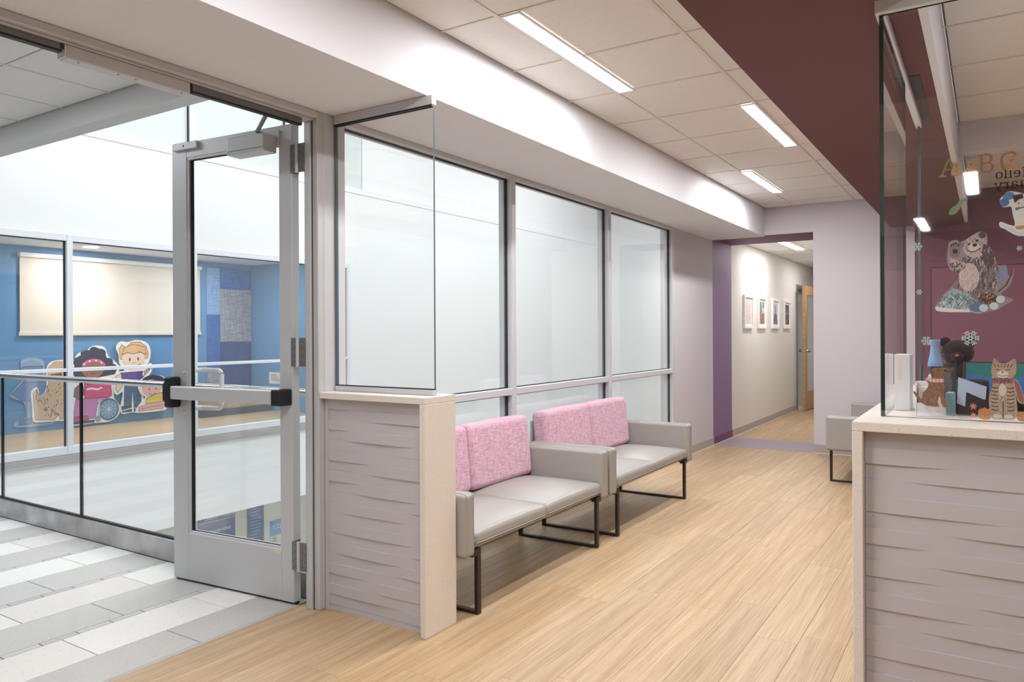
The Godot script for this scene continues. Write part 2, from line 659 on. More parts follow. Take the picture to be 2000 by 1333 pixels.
func lights() -> void:
	var warm := c8(252, 250, 250)
	var cool := c8(238, 246, 255)
	var g := "slim ceiling lights of the waiting room"
	var e := 3.4
	ceiling_light("long lit strip light nearest above the glass screen by the soffit", -1.795, 2.793, -3.45, 0.085, 1.26, e, warm, g)
	ceiling_light("lit strip light at the edge of the plum soffit", -1.268, 2.793, -5.365, 0.085, 1.23, e, warm, g)
	ceiling_light("farthest lit strip light before the lavender back wall", -1.81, 2.793, -7.32, 0.085, 1.19, e, warm, g)
	ceiling_light("strip light of the waiting room above the entrance", -1.268, 2.793, -1.5, 0.085, 1.23, 3.0, warm, g)
	ceiling_light("strip light of the waiting room behind the entrance", -1.795, 2.793, 0.15, 0.085, 1.23, 2.0, warm, g)
	ceiling_light("strip light above the viewer by the counter", -0.13, 2.793, 2.93, 0.1, 1.24, e, warm, g)
	ceiling_light("strip light far behind the viewer", -0.735, 2.793, 5.85, 0.1, 1.3, e, warm, g)
	ceiling_light("added fill strip light over the front of the counter", 0.75, 2.793, -0.5, 0.085, 1.23, 2.4, warm, g)  # unseen fill light, added to brighten the counter front and the door
	ceiling_light("short lit light on the corridor ceiling beyond the doorway", -2.3, 2.553, -10.85, 0.1, 1.22, 2.2, warm, "")
	ceiling_light("second light of the corridor beyond the doorway", -2.2, 2.553, -13.2, 0.1, 1.22, 1.0, warm, "")
	ceiling_light("panel light over the reception desk", 0.9, 2.793, -3.6, 0.085, 1.23, 1.4, warm, "")
	ceiling_light("panel light behind the reception desk", 1.9, 2.793, -4.9, 0.085, 1.23, 1.4, warm, "")
	ceiling_light("added unseen panel light before the plum reception wall", 0.9, 2.793, -7.6, 0.085, 1.23, 1.4, warm, "")  # extra fitting out of view, put in to light the plum wall
	ceiling_light("broad light of the lobby ceiling near its middle", -5.4, 3.053, -1.7, 1.2, 0.3, 3.0, cool, "lobby ceiling lights")
	ceiling_light("broad light of the lobby ceiling by the glazed room", -7.6, 3.053, -1.7, 1.2, 0.3, 3.0, cool, "lobby ceiling lights")
	for k in 3:  # made-up panels on the unseen roof, added to brighten the atrium
		ceiling_light(["first", "second", "third"][k] + " added light panel on the unseen atrium roof", -5.9, 5.993, -5.0 - 4.6 * k, 2.4, 3.0, [8.5, 12.5, 14.0][k], cool, "added atrium roof lights")
	ceiling_light("small downlight washing the roller shade in the blue room", -10.75, 2.613, -5.75, 0.16, 0.16, 2.4, warm, "blue room lights")
	ceiling_light("small downlight over the blue room floor", -10.2, 2.613, -7.6, 0.3, 0.3, 3.4, cool, "blue room lights")
	ceiling_light("small downlight at the near end of the blue room", -10.2, 2.613, -3.2, 0.3, 0.3, 3.4, cool, "blue room lights")

# ------------------------------------------------------------------ the setting
func plank_mesh(wd: float, ln: float, var_k: int) -> ArrayMesh:
	var b := mb()
	var g := 0.0005
	var u0 := (var_k % 4) * 0.25
	var u1 := u0 + 0.25
	var v0 := 0.0 if var_k < 4 else 1.0
	var v1 := (1.0 if var_k < 4 else 0.0)
	v1 = lerpf(v0, v1, ln / 1.22)
	var y0 := -0.012
	var c := 0.0008
	var x0 := g + c
	var x1 := wd - g - c
	var z0 := -g - c
	var z1 := -ln + g + c
	b.quad(Vector3(x0, 0, z0), Vector3(x1, 0, z0), Vector3(x1, 0, z1), Vector3(x0, 0, z1), Vector3.UP, Vector2(u0, v0), Vector2(u1, v0), Vector2(u1, v1), Vector2(u0, v1))
	var lo := [Vector3(x0 - c, -c, z0 + c), Vector3(x1 + c, -c, z0 + c), Vector3(x1 + c, -c, z1 - c), Vector3(x0 - c, -c, z1 - c)]
	var hi := [Vector3(x0, 0, z0), Vector3(x1, 0, z0), Vector3(x1, 0, z1), Vector3(x0, 0, z1)]
	var ns := [Vector3(0, 0, 1), Vector3(1, 0, 0), Vector3(0, 0, -1), Vector3(-1, 0, 0)]
	var uu := Vector2(u0 + 0.01, v0)
	for k in 4:
		var j := (k + 1) % 4
		var nn: Vector3 = (ns[k] + Vector3.UP).normalized()
		b.quad(hi[k], hi[j], lo[j], lo[k], nn, uu, uu, uu, uu)
		b.quad(lo[k], lo[j], Vector3(lo[j].x, y0, lo[j].z), Vector3(lo[k].x, y0, lo[k].z), ns[k], uu, uu, uu, uu)
	return b.mesh()

func put_tile(lf: Node, tiles: Dictionary, x0: float, x1: float, z0: float, z1: float, mats: Array) -> void:
	z0 = minf(z0, 1.4)
	z1 = maxf(z1, -2.68)
	if z0 - z1 < 0.01:
		return
	var g := 0.0022
	var key := [snappedf(x0 - x1, 0.001), snappedf(z0 - z1, 0.001)]
	if not tiles.has(key):
		tiles[key] = mb().box(Vector3(g, -0.012, -g), Vector3(x0 - x1 - g, 0, z1 - z0 + g), 0.0012).mesh()
	part("tile", tiles[key], mats[rng.randi() % 3], lf, Vector3(x1, 0, z0))

func floors() -> void:
	var f := struct_node("floor", "light oak plank floor of the waiting room and corridor", "floor")
	obj("subfloor", mb().box(Vector3(-2.93, -0.25, -15.2), Vector3(3.3, -0.012, 7.15)), M.wood_floor, f)
	rng.seed = 77
	var cache := {}
	var wd := 0.185
	var x := -2.93
	var row := 0
	while x < 0.1:
		var z := 0.6 + rng.randf_range(0.0, 1.2)
		while z > -14.6:
			var z1 := z - 1.22
			for span in [[z, maxf(z1, -8.9)], [minf(z, -9.68), maxf(z1, -14.6)]]:
				var ln: float = span[0] - span[1]
				if ln < 0.02:
					continue
				if span[0] <= -9.0 and x > -1.7:
					continue
				if x + wd > -0.36 and span[1] > -3.6 and span[0] < -2.5 and x > -0.34:
					continue
				ln = snappedf(ln, 0.001)
				var key := [ln, rng.randi() % 8]
				if not cache.has(key):
					cache[key] = plank_mesh(wd, ln, key[1])
				part("plank", cache[key], M.planks[rng.randi() % 4], f, Vector3(x, 0, span[0]))
			z = z1
		x += wd
		row += 1
	var th := struct("trim_1", mb().box(Vector3(-2.8, -0.011, -9.68), Vector3(-1.655, 0.001, -8.9)), M.purple_floor, "muted purple floor strip across the corridor doorway", "floor strip")
	th.name = "trim_1"
	struct("trim_2", mb().box(Vector3(-2.955, -0.012, -2.60), Vector3(-2.931, -0.0005, 0.6)), M.base, "thin grey strip between the tiles and the oak planks", "floor strip")
	# lobby tiles: long tiles laid away from the camera, white, grey and narrow mosaic rows
	var lf := struct_node("floor", "white and grey plank tile floor of the lobby", "floor")
	obj("subfloor", mb().box(Vector3(-8.9, -0.3, -2.74), Vector3(-2.955, -0.006, 2.75)), M.grout, lf)
	var tiles := {}
	var rows := [[-2.955, -3.215, 1]]
	var per := 0.652
	for k in 8:
		var o := -k * per
		rows.append([-3.215 + o, -3.515 + o, 0])
		rows.append([-3.515 + o, -3.56 + o, 2])
		rows.append([-3.56 + o, -3.867 + o, 1])
	for r in rows:
		if r[1] < -8.9:
			continue
		var step: float = [0.64, 0.64, 0.157][r[2]]
		var start: float = [-1.74, -2.055, -1.664][r[2]]
		if r[2] == 2 and r[0] < -6.2:
			# the narrow rows far off cannot be told apart piece by piece
			put_tile(lf, tiles, r[0], r[1], 1.4, -2.68, M.tile_grey)
			continue
		var z: float = start + ceilf((1.4 - start) / step) * step
		if r[2] == 2:
			z = start + 14 * step
			put_tile(lf, tiles, r[0], r[1], 1.4, z, M.tile_grey)
		while z > -2.68:
			put_tile(lf, tiles, r[0], r[1], z, z - step, M.tile_white if r[2] == 0 else M.tile_grey)
			z -= step

func acoustic(label: String, y: float, xs: Array, zs: Array, tee_col: Material) -> Node3D:
	var c := struct_node("ceiling", label, "ceiling")
	var cache := {}
	for i in xs.size() - 1:
		for j in zs.size() - 1:
			var w: float = xs[i + 1] - xs[i]
			var d: float = zs[j] - zs[j + 1]
			if w < 0.03 or d < 0.03:
				continue
			var key := [snappedf(w, 0.001), snappedf(d, 0.001)]
			if not cache.has(key):
				cache[key] = mb().box(Vector3(0.009, 0.0, -0.009), Vector3(w - 0.009, 0.016, -d + 0.009), 0.003).mesh()
			part("ceiling_tile", cache[key], M.act, c, Vector3(xs[i], y, zs[j]))
	for i in range(1, xs.size() - 1):
		obj("grid_tee", mb().box(Vector3(xs[i] - 0.011, y - 0.0035, zs[-1]), Vector3(xs[i] + 0.011, y + 0.003, zs[0])), tee_col, c)
	for j in range(1, zs.size() - 1):
		obj("grid_tee", mb().box(Vector3(xs[0], y - 0.003, zs[j] - 0.007), Vector3(xs[-1], y + 0.003, zs[j] + 0.007)), tee_col, c)
	obj("ceiling_deck", mb().box(Vector3(xs[0], y + 0.02, zs[-1]), Vector3(xs[-1], y + 0.1, zs[0])), M.deck, c)
	return c

func steps(a: float, b: float, through: float, step: float) -> Array:
	var out := [a]
	var s := signf(b - a)
	var k := ceilf((a - through) * s / step - 1e-6)
	var x := through + s * k * step
	while (b - x) * s > 0.05:
		if absf(x - a) > 0.05:
			out.append(x)
		x += s * step
	out.append(b)
	return out

func shell() -> void:
	M.tee = mat(c8(222, 217, 210), 0.6)
	# waiting room
	struct("wall_left", mb().box(Vector3(-2.95, -0.02, -8.9), Vector3(-2.80, 2.47, -7.582)), M.lavender, "lavender wall between the tall windows and the corridor doorway", "wall")
	struct("wall_entrance", mb().box(Vector3(-2.95, -0.02, -0.62), Vector3(-2.80, 2.47, 7.0)), M.lavender, "lavender wall beside the lobby entrance", "wall")
	struct("wall_over_windows", mb().box(Vector3(-2.95, 2.4705, -19.0), Vector3(-2.801, 6.0, 2.6)), M.atrium, "white wall over the entrance and the tall windows", "wall")
	struct("ceiling", mb().box(Vector3(-2.80, 2.47, -8.9), Vector3(-2.185, 2.96, 7.0)), M.white, "white dropped soffit along the window wall", "soffit")
	var zs := steps(7.0, -8.9, -2.817, 0.64)
	acoustic("square panel ceiling with strip lights over the waiting room", 2.80, [-2.185, -1.865, -1.225, -0.866], zs, M.tee)
	var so := struct("ceiling", mb().box(Vector3(-0.866, 2.47, -8.9), Vector3(-0.2, 2.92, -1.5)), M.plum, "dark plum painted dropped soffit above the reception counter", "soffit")
	obj("linear_diffuser", mb().box(Vector3(-0.30, 2.466, -4.5), Vector3(-0.245, 2.4695, -3.65)), M.slot, so)
	obj("fascia", mb().box(Vector3(-0.199, 2.471, -8.9), Vector3(-0.17, 2.80, -1.5)), M.white, so)
	acoustic("square panel ceiling over the reception area", 2.80, [-0.17, 0.45, 1.09, 1.73, 2.37, 3.2], steps(7.0, -8.9, -5.99, 0.64), M.tee)
	acoustic("panel ceiling over the viewer", 2.80, [-0.866, -0.585, -0.17], steps(7.0, -1.5, -2.817, 0.64), M.tee)
	struct("trim_10", mb().box(Vector3(-2.18, 2.66, 0.85), Vector3(3.19, 2.796, 1.0)), M.white, "white bulkhead across the ceiling behind the viewer", "bulkhead")
	struct("wall_back", mb().box(Vector3(-1.655, -0.02, -9.68), Vector3(-0.648, 2.9, -8.9)), M.lavender, "lavender back wall beside the corridor doorway", "wall")
	struct("wall_over_doorway", mb().box(Vector3(-2.8, 2.485, -9.68), Vector3(-1.655, 2.9, -8.9)), M.lavender, "lavender wall above the corridor doorway", "wall")
	var portal := struct_node("trim_3", "purple painted lining of the corridor doorway", "door lining")
	obj("jamb", mb().box(Vector3(-2.95, -0.02, -9.68), Vector3(-2.7995, 2.4825, -8.9)), M.purple, portal)
	obj("head", mb().box(Vector3(-2.7995, 2.4825, -9.68), Vector3(-1.656, 2.485, -8.901)), M.portal_plum, portal)
	struct("wall_plum", mb().box(Vector3(-0.648, -0.02, -9.05), Vector3(3.2, 2.9, -8.9)), M.plum_wall, "plum wall behind the reception desk", "wall")
	struct("trim_4", mb().box(Vector3(-0.17, 2.59, -6.1), Vector3(3.2, 2.80, -5.99)), M.lavender, "grey bulkhead along the top of the plum reception wall", "bulkhead")
	struct("wall_right", mb().box(Vector3(3.2, -0.02, -8.9), Vector3(3.3, 2.9, 7.0)), M.plum_wall, "plum wall at the far side of the reception", "wall")
	struct("wall_rear", mb().box(Vector3(-2.95, -0.02, 7.0), Vector3(3.3, 3.0, 7.15)), M.plum_wall, "plum wall behind the viewer", "wall")
	struct("wall_rear_lobby", mb().box(Vector3(-11.5, -0.02, 2.6), Vector3(-2.951, 6.0, 2.75)), M.white, "white end wall of the lobby", "wall")
	# corridor
	struct("wall_corridor", mb().box(Vector3(-2.95, -0.02, -13.55), Vector3(-2.80, 2.6, -9.68)), M.corridor, "pale corridor wall with the framed pictures", "wall")
	struct("wall_corridor_near_end", mb().box(Vector3(-2.95, -0.02, -15.0), Vector3(-2.80, 2.6, -14.45)), M.corridor, "corridor wall past the oak door", "wall")
	struct("wall_corridor_over_door", mb().box(Vector3(-2.95, 2.18, -14.45), Vector3(-2.80, 2.6, -13.55)), M.corridor, "corridor wall above the oak door", "wall")
	struct("wall_corridor_right", mb().box(Vector3(-1.65, -0.02, -15.0), Vector3(-1.5, 2.6, -9.68)), M.corridor, "corridor wall opposite the framed pictures", "wall")
	struct("wall_corridor_end", mb().box(Vector3(-2.80, -0.02, -15.0), Vector3(-1.65, 2.6, -14.85)), M.lavender, "end wall of the corridor", "wall")
	struct("wall_store", mb().box(Vector3(-3.9, -0.02, -14.6), Vector3(-3.8, 2.6, -13.4)), M.corridor, "wall of the small room behind the oak door", "wall")
	acoustic("panel ceiling of the corridor beyond the doorway", 2.56, [-2.80, -2.2, -1.65], steps(-9.68, -14.85, -10.2, 0.64), M.tee)
	# baseboards
	for b in [["left", -2.7995, -2.79, -8.9, -7.582, "grey baseboard under the lavender window wall"], ["corridor", -2.7995, -2.79, -13.55, -9.68, "grey baseboard along the corridor wall"]]:
		var o := struct("baseboard_" + b[0], mb().box(Vector3(b[1], 0.008, b[3]), Vector3(b[2], 0.1, b[4]), 0.002), M.base, b[5], "baseboard")
		obj("sealant_line", mb().box(Vector3(b[1], 0.0005, b[3]), Vector3(b[2] + 0.004, 0.0075, b[4])), M.caulk, o)
	var pb := struct("baseboard_doorway", mb().box(Vector3(-2.7994, 0.008, -9.679), Vector3(-2.79, 0.1, -8.901), 0.002), M.portal_plum, "purple baseboard of the doorway lining", "baseboard")
	obj("sealant_line", mb().box(Vector3(-2.7994, 0.0005, -9.68), Vector3(-2.786, 0.0075, -8.9)), M.caulk, pb)
	var bb := struct("baseboard_back", mb().box(Vector3(-1.655, 0.008, -8.8995), Vector3(-0.648, 0.1, -8.89), 0.002), M.base, "grey baseboard under the lavender back wall", "baseboard")
	obj("sealant_line", mb().box(Vector3(-1.655, 0.0005, -8.8995), Vector3(-0.648, 0.0075, -8.886)), M.caulk, bb)
	# lobby
	acoustic("panel ceiling of the lobby", 3.06, steps(-8.9, -2.95, -5.81, 0.64), steps(2.6, -2.9, -2.245, 0.64), M.tee)
	struct("trim_5", mb().box(Vector3(-8.9, 2.89, -3.04), Vector3(-2.951, 3.10, -2.9)), mat(c8(206, 206, 204), 0.7), "grey beam over the lobby balustrade", "beam")
	# atrium
	struct("wall_atrium_front", mb().box(Vector3(-8.9, 3.10, -3.04), Vector3(-2.951, 6.0, -2.9)), M.atrium, "atrium wall above the lobby", "wall")
	struct("wall_atrium", mb().box(Vector3(-9.05, 2.52, -19.0), Vector3(-8.9, 3.70, 2.6)), M.atrium, "white atrium wall above the blue room glazing", "wall")
	struct("wall_atrium_far", mb().box(Vector3(-9.05, -4.2, -19.0), Vector3(-8.9, 2.52, -8.98)), M.atrium, "white atrium wall seen through the tall windows", "wall")
	struct("trim_6", mb().box(Vector3(-9.05, 3.7005, -19.0), Vector3(-8.888, 3.79, 2.6), 0.004), M.atrium, "white ledge along the top of the atrium wall", "ledge")
	struct("wall_atrium_end", mb().box(Vector3(-9.05, -4.2, -19.15), Vector3(-2.8, 6.0, -19.0)), M.atrium, "far end wall of the atrium", "wall")
	struct("wall_atrium_below", mb().box(Vector3(-2.95, -4.2, -19.0), Vector3(-2.80, -0.02, -2.74)), M.atrium, "atrium wall below the tall windows", "wall")
	struct("wall_atrium_lobby_side", mb().box(Vector3(-8.9, -4.2, -2.74), Vector3(-2.95, -0.3, -2.6)), M.atrium, "atrium wall below the balustrade", "wall")
	struct("wall_store_front", mb().box(Vector3(-2.95, -0.02, -19.0), Vector3(-2.80, 2.47, -15.0)), M.atrium, "atrium wall past the corridor", "wall")
	struct("wall_fascia", mb().box(Vector3(-9.75, -1.12, -8.98), Vector3(-8.9, -0.10, 2.6)), M.atrium, "white fascia below the blue room glazing", "wall")
	struct("wall_below_fascia", mb().box(Vector3(-9.75, -4.2, -8.98), Vector3(-9.6, -1.12, -2.6)), M.cream, "cream wall of the floor below with signs", "wall")
	struct("floor", mb().box(Vector3(-9.75, -4.4, -19.0), Vector3(-2.8, -4.2, -2.6)), M.tile_grey[0], "grey floor of the level below", "floor")
	struct("ceiling", mb().box(Vector3(-9.2, 6.0, -19.2), Vector3(-2.75, 6.2, 2.75)), M.white, "white roof ceiling over the atrium", "ceiling")
	# blue room
	struct("wall_blue", mb().box(Vector3(-11.5, -0.02, -8.98), Vector3(-11.35, 2.62, 2.6)), M.blue, "blue wall with the cutout children and roller shade", "wall")
	struct("wall_blue_end", mb().box(Vector3(-11.5, -0.02, -9.1), Vector3(-9.051, 2.62, -8.98)), M.blue, "blue end wall of the glazed room", "wall")
	struct("ceiling", mb().box(Vector3(-11.5, 2.62, -9.5), Vector3(-9.051, 2.8, 2.6)), M.white, "white ceiling of the blue room", "ceiling")
	struct("floor", mb().box(Vector3(-11.35, -0.09, -8.98), Vector3(-8.98, 0.0, 2.6)), M.wood_floor, "oak floor of the blue room", "floor")
	struct("trim_7", mb().box(Vector3(-9.0, -0.095, -8.98), Vector3(-8.87, -0.004, 2.6), 0.003), M.base, "grey slab edge under the blue room glazing", "slab edge")

func window_wall() -> void:
	# tall windows of the waiting room; front of the frame at x = -2.79, glass at -2.838
	var w := struct_node("window_1", "three tall aluminium framed windows beside the benches", "window")
	var x0 := -2.90
	var x1 := -2.79
	var c := 0.003
	var ups := [[-2.64, -2.727], [-2.727, -2.80], [-4.383, -4.438], [-5.954, -6.012], [-7.521, -7.58]]
	for k in ups.size():
		obj("mullion", mb().box(Vector3(x0, 0.0, ups[k][1]), Vector3(x1 - (0.012 if k == 1 else 0.0), 2.4695, ups[k][0]), c), M.frame, w)
	var bays := [[-2.80, -4.383], [-4.438, -5.954], [-6.012, -7.521]]
	for b in bays:
		for r in [[2.44, 2.4695], [0.935, 0.982], [0.0, 0.09]]:
			obj("rail", mb().box(Vector3(x0, r[0], b[1]), Vector3(x1, r[1], b[0]), c), M.frame, w)
		for r in [[0.09, 0.935], [0.982, 2.44]]:
			pane(w, Vector3(-2.842, r[0], b[1]), Vector3(-2.834, r[1], b[0]), M.glass_pale, M.rim_grey)
			var g := mb()
			var t := 0.014
			for s in [-2.834, -2.848]:
				g.box(Vector3(s, r[0], b[0] - t), Vector3(s + 0.006, r[1], b[0]))
				g.box(Vector3(s, r[0], b[1]), Vector3(s + 0.006, r[1], b[1] + t))
				g.box(Vector3(s, r[0], b[1]), Vector3(s + 0.006, r[0] + 0.006, b[0]))
				g.box(Vector3(s, r[1] - 0.008, b[1]), Vector3(s + 0.006, r[1], b[0]))
			obj("gasket", g, M.gasket, w)

func curtain_wall() -> void:
	var w := struct_node("window_2", "white framed glazing in front of the blue room", "window")
	var zs := [2.59, 1.925, 0.315, -1.295, -2.9, -4.51, -6.115, -7.72, -8.95]
	for z in zs:
		obj("mullion", mb().box(Vector3(-8.98, 0.0, z - 0.032), Vector3(-8.88, 2.52, z + 0.032), 0.003), M.cw, w)
	for k in zs.size() - 1:
		var a: float = zs[k] - 0.032
		var b: float = zs[k + 1] + 0.032
		for r in [[2.445, 2.52], [0.945, 0.985], [0.0, 0.09]]:
			obj("rail", mb().box(Vector3(-8.98, r[0], b), Vector3(-8.885, r[1], a), 0.003), M.cw, w)
		for r in [[0.09, 0.945], [0.985, 2.445]]:
			pane(w, Vector3(-8.935, r[0], b), Vector3(-8.927, r[1], a), M.glass, M.rim_grey)
		var g := mb()
		g.box(Vector3(-8.927, 0.09, b), Vector3(-8.92, 2.445, b + 0.022))
		g.box(Vector3(-8.927, 2.435, b), Vector3(-8.92, 2.445, a))
		obj("gasket", g, M.gasket, w)
	var u := struct_node("window_3", "pale glazed panels above the atrium ledge", "window")
	for z in [-2.9, -4.51, -6.115, -7.72]:
		obj("mullion", mb().box(Vector3(-9.05, 3.79, z - 0.045), Vector3(-8.91, 6.0, z + 0.045), 0.003), M.cw, u)
		obj("gasket", mb().box(Vector3(-8.955, 3.79, z + 0.046), Vector3(-8.935, 6.0, z + 0.06)), M.gasket, u)
	for k in 4:
		var z := -2.9 - 1.61 * k
		obj("glazed_panel", mb().box(Vector3(-9.05, 3.79, z - 1.60), Vector3(-8.955, 6.0, z)), mat(c8(214, 222, 220), 0.5), u)
	struct("wall_atrium_upper", mb().box(Vector3(-9.05, 3.79, -19.0), Vector3(-8.955, 6.0, -9.345)), M.atrium, "upper white atrium wall past the glazed panels", "wall")

# ------------------------------------------------------------------ entrance
func entrance() -> void:
	var f := struct_node("trim_8", "brushed aluminium frame of the lobby entrance", "door frame")
	obj("jamb", mb().box(Vector3(-2.888, 0.0, -2.6395), Vector3(-2.79, 2.4695, -2.60), 0.003), M.alu, f)
	obj("door_stop", mb().box(Vector3(-2.87, 0.0, -2.60), Vector3(-2.83, 2.43, -2.588), 0.002), M.alu, f)
	obj("seal", mb().box(Vector3(-2.829, 0.0, -2.60), Vector3(-2.825, 2.43, -2.597)), M.slot, f)
	obj("head", mb().box(Vector3(-2.92, 2.437, -2.60), Vector3(-2.79, 2.4695, -0.62), 0.003), M.frame, f)
	obj("head_lip", mb().box(Vector3(-2.90, 2.428, -2.60), Vector3(-2.815, 2.437, -0.62), 0.002), M.frame, f)
	# fittings under the head
	var t1 := thing("closer_track", "dark metal closer track under the door head above the open glass door", "door track", Vector3(-2.845, 2.391, -2.24))
	obj("channel", mb().box(Vector3(-0.016, 0.006, -0.298), Vector3(0.016, 0.0365, 0.30), 0.002), M.alu_dark, t1)
	obj("slot", mb().box(Vector3(-0.010, 0.0, -0.296), Vector3(0.018, 0.006, 0.298)), M.black, t1)
	obj("end_cap", mb().box(Vector3(-0.017, 0.002, 0.30), Vector3(0.017, 0.0365, 0.312), 0.002), M.black, t1)
	var t2 := thing("closer_track", "dark metal closer track at the outer end of the door head", "door track", Vector3(-2.845, 2.396, -1.10))
	obj("channel", mb().box(Vector3(-0.016, 0.006, -0.312), Vector3(0.016, 0.0315, 0.30), 0.002), M.alu_dark, t2)
	obj("slot", mb().box(Vector3(-0.010, 0.0, -0.31), Vector3(0.018, 0.006, 0.298)), M.black, t2)
	var mg := thing("magnetic_lock", "long pale lock housing under the middle of the door head", "door lock", Vector3(-2.85, 2.378, -1.675))
	obj("housing", mb().box(Vector3(-0.03, 0.0, -0.25), Vector3(0.03, 0.05, 0.25), 0.004), M.frame, mg)
	obj("end_plate", mb().box(Vector3(-0.028, 0.002, 0.25), Vector3(0.028, 0.049, 0.256), 0.002), M.plastic, mg)
	obj("cable_gland", mb().box(Vector3(0.012, 0.03, 0.256), Vector3(0.026, 0.049, 0.268), 0.002), M.slot, mg)
	for z in [-0.22, -0.02, 0.05, 0.2]:
		obj("screw", mb().lathe(Vector3(0.012, -0.001, z), [Vector2(0.0, 0.0), Vector2(0.004, 0.0), Vector2(0.004, 0.0012)], 8), M.slot, mg)
	# the open leaf: local x runs from the hinges to the free edge, local -z faces the camera
	var d := struct_node("door_1", "open glass entrance door with panic bar in a grey metal frame", "door", Vector3(-2.947, 0, -2.582))
	d.rotation.y = PI + 0.079
	var L := 0.907
	var T := 0.05
	var c := 0.002
	obj("stile", mb().box(Vector3(0.008, 0.012, 0), Vector3(0.09, 2.43, T), c), M.alu, d)
	obj("stile", mb().box(Vector3(0.79, 0.012, 0), Vector3(L, 2.43, T), c), M.alu, d)
	obj("top_rail", mb().box(Vector3(0.09, 2.345, 0.001), Vector3(0.79, 2.43, T - 0.001), c), M.alu, d)
	obj("bottom_rail", mb().box(Vector3(0.09, 0.012, 0.001), Vector3(0.79, 0.272, T - 0.001), c), M.alu, d)
	obj("door_sweep", mb().box(Vector3(0.002, 0.003, 0.012), Vector3(L - 0.003, 0.012, 0.034)), M.black, d)
	var bead := mb()
	for z in [[0.004, 0.016], [0.029, 0.041]]:
		bead.box(Vector3(0.09, 0.272, z[0]), Vector3(0.79, 0.285, z[1]), 0.001)
		bead.box(Vector3(0.09, 2.333, z[0]), Vector3(0.79, 2.345, z[1]), 0.001)
		bead.box(Vector3(0.775, 0.285, z[0]), Vector3(0.79, 2.333, z[1]), 0.001)
		bead.box(Vector3(0.09, 0.285, z[0]), Vector3(0.10, 2.333, z[1]), 0.001)
	obj("glazing_bead", bead, M.frame, d)
	pane(d, Vector3(0.10, 0.285, 0.0185), Vector3(0.775, 2.333, 0.0265), M.glass, M.rim_grey)
	var gk := mb()
	gk.box(Vector3(0.765, 0.285, 0.0145), Vector3(0.775, 2.333, 0.0185))
	gk.box(Vector3(0.765, 0.285, 0.0265), Vector3(0.775, 2.333, 0.0300))
	gk.box(Vector3(0.10, 0.285, 0.0145), Vector3(0.775, 0.289, 0.0185))
	gk.box(Vector3(0.10, 2.327, 0.0145), Vector3(0.775, 2.333, 0.0185))
	obj("gasket", gk, M.black, d)
	# panic bar
	var pb := obj("push_bar", mb().rbox(Vector3(0.455, 1.05, -0.052), Vector3(0.385, 0.036, 0.022), 0.008, 3), M.alu, d)
	obj("bar_backing", mb().box(Vector3(0.05, 1.022, -0.03), Vector3(0.86, 1.078, 0.0)), M.alu_dark, pb)
	obj("screw", mb().lathe(Vector3(0.235, 1.05, -0.0745), [Vector2(0.0, 0.0), Vector2(0.004, 0.0)], 8), M.slot, pb)
	obj("end_cap", mb().rbox(Vector3(0.045, 1.05, -0.042), Vector3(0.033, 0.041, 0.042), 0.008, 3), M.black, d)
	var hd := mb()
	hd.rbox(Vector3(0.868, 1.05, -0.035), Vector3(0.028, 0.085, 0.035), 0.012, 3)
	hd.rbox(Vector3(0.90, 1.05, -0.035), Vector3(0.026, 0.06, 0.030), 0.022, 3)
	obj("latch_head", hd, M.black, d)
	for y in [1.155, 0.94]:
		var bolt := mb()
		bolt.ball(Vector3(0.815, y, 0.0), Vector3(0.007, 0.007, 0.004), 6, 10)
		obj("bolt", bolt, M.chrome, d)
	var pull := []
	for k in 7:
		var a := PI / 2 * k / 6.0
		pull.append(Vector3(0.665 - 0.03 * sin(a), 1.168 - 0.03 * (1 - cos(a)), 0.10))
	var path := [Vector3(0.80, 1.168, 0.05), Vector3(0.795, 1.168, 0.09), Vector3(0.78, 1.168, 0.10)] + pull
	for k in range(6, -1, -1):
		var q: Vector3 = pull[k]
		path.append(Vector3(q.x, 0.955 + (1.168 - q.y), q.z))
	path += [Vector3(0.78, 0.955, 0.10), Vector3(0.795, 0.955, 0.09), Vector3(0.80, 0.955, 0.05)]
	obj("pull_handle", mb().tube(path, 0.0125, 10), M.plastic, d)
	# closer
	var cl := obj("closer_body", mb().rbox(Vector3(0.228, 2.331, -0.056), Vector3(0.131, 0.046, 0.045), 0.007, 3), M.alu, d)
	obj("mounting_plate", mb().box(Vector3(0.085, 2.325, -0.011), Vector3(0.44, 2.405, 0.0), 0.001), M.frame, cl)
	obj("closer_seam", mb().box(Vector3(0.104, 2.302, -0.1018), Vector3(0.354, 2.3045, -0.0995)), M.slot, cl)
	obj("spindle", mb().lathe(Vector3(0.17, 2.376, -0.055), [Vector2(0.0, 0.018), Vector2(0.012, 0.018), Vector2(0.012, 0.0)], 12), M.alu_dark, cl)
	var arm := mb()
	arm.tube([Vector3(0.19, 2.384, -0.045), Vector3(0.15, 2.388, -0.09), Vector3(-0.082, 2.396, -0.254)], 0.011, 6)
	obj("closer_arm", arm, M.alu_dark, d)
	var pl := obj("lock_plate", mb().box(Vector3(0.69, 2.388, -0.016), Vector3(0.885, 2.428, 0.0), 0.003), M.alu, d)
	obj("plate_bolt", mb().ball(Vector3(0.795, 2.408, -0.016), Vector3(0.006, 0.006, 0.002), 5, 10), M.black, pl)
	# notice on the glass
	var im := paper(96, 64, c8(238, 242, 244))
	im.fill_rect(Rect2i(6, 6, 84, 52), c8(246, 249, 250))
	for k in 5:
		im.fill_rect(Rect2i(14, 12 + 8 * k, 40 + (k * 37) % 30, 3), [c8(150, 160, 172), c8(120, 166, 206)][k / 3])
	var st := mb()
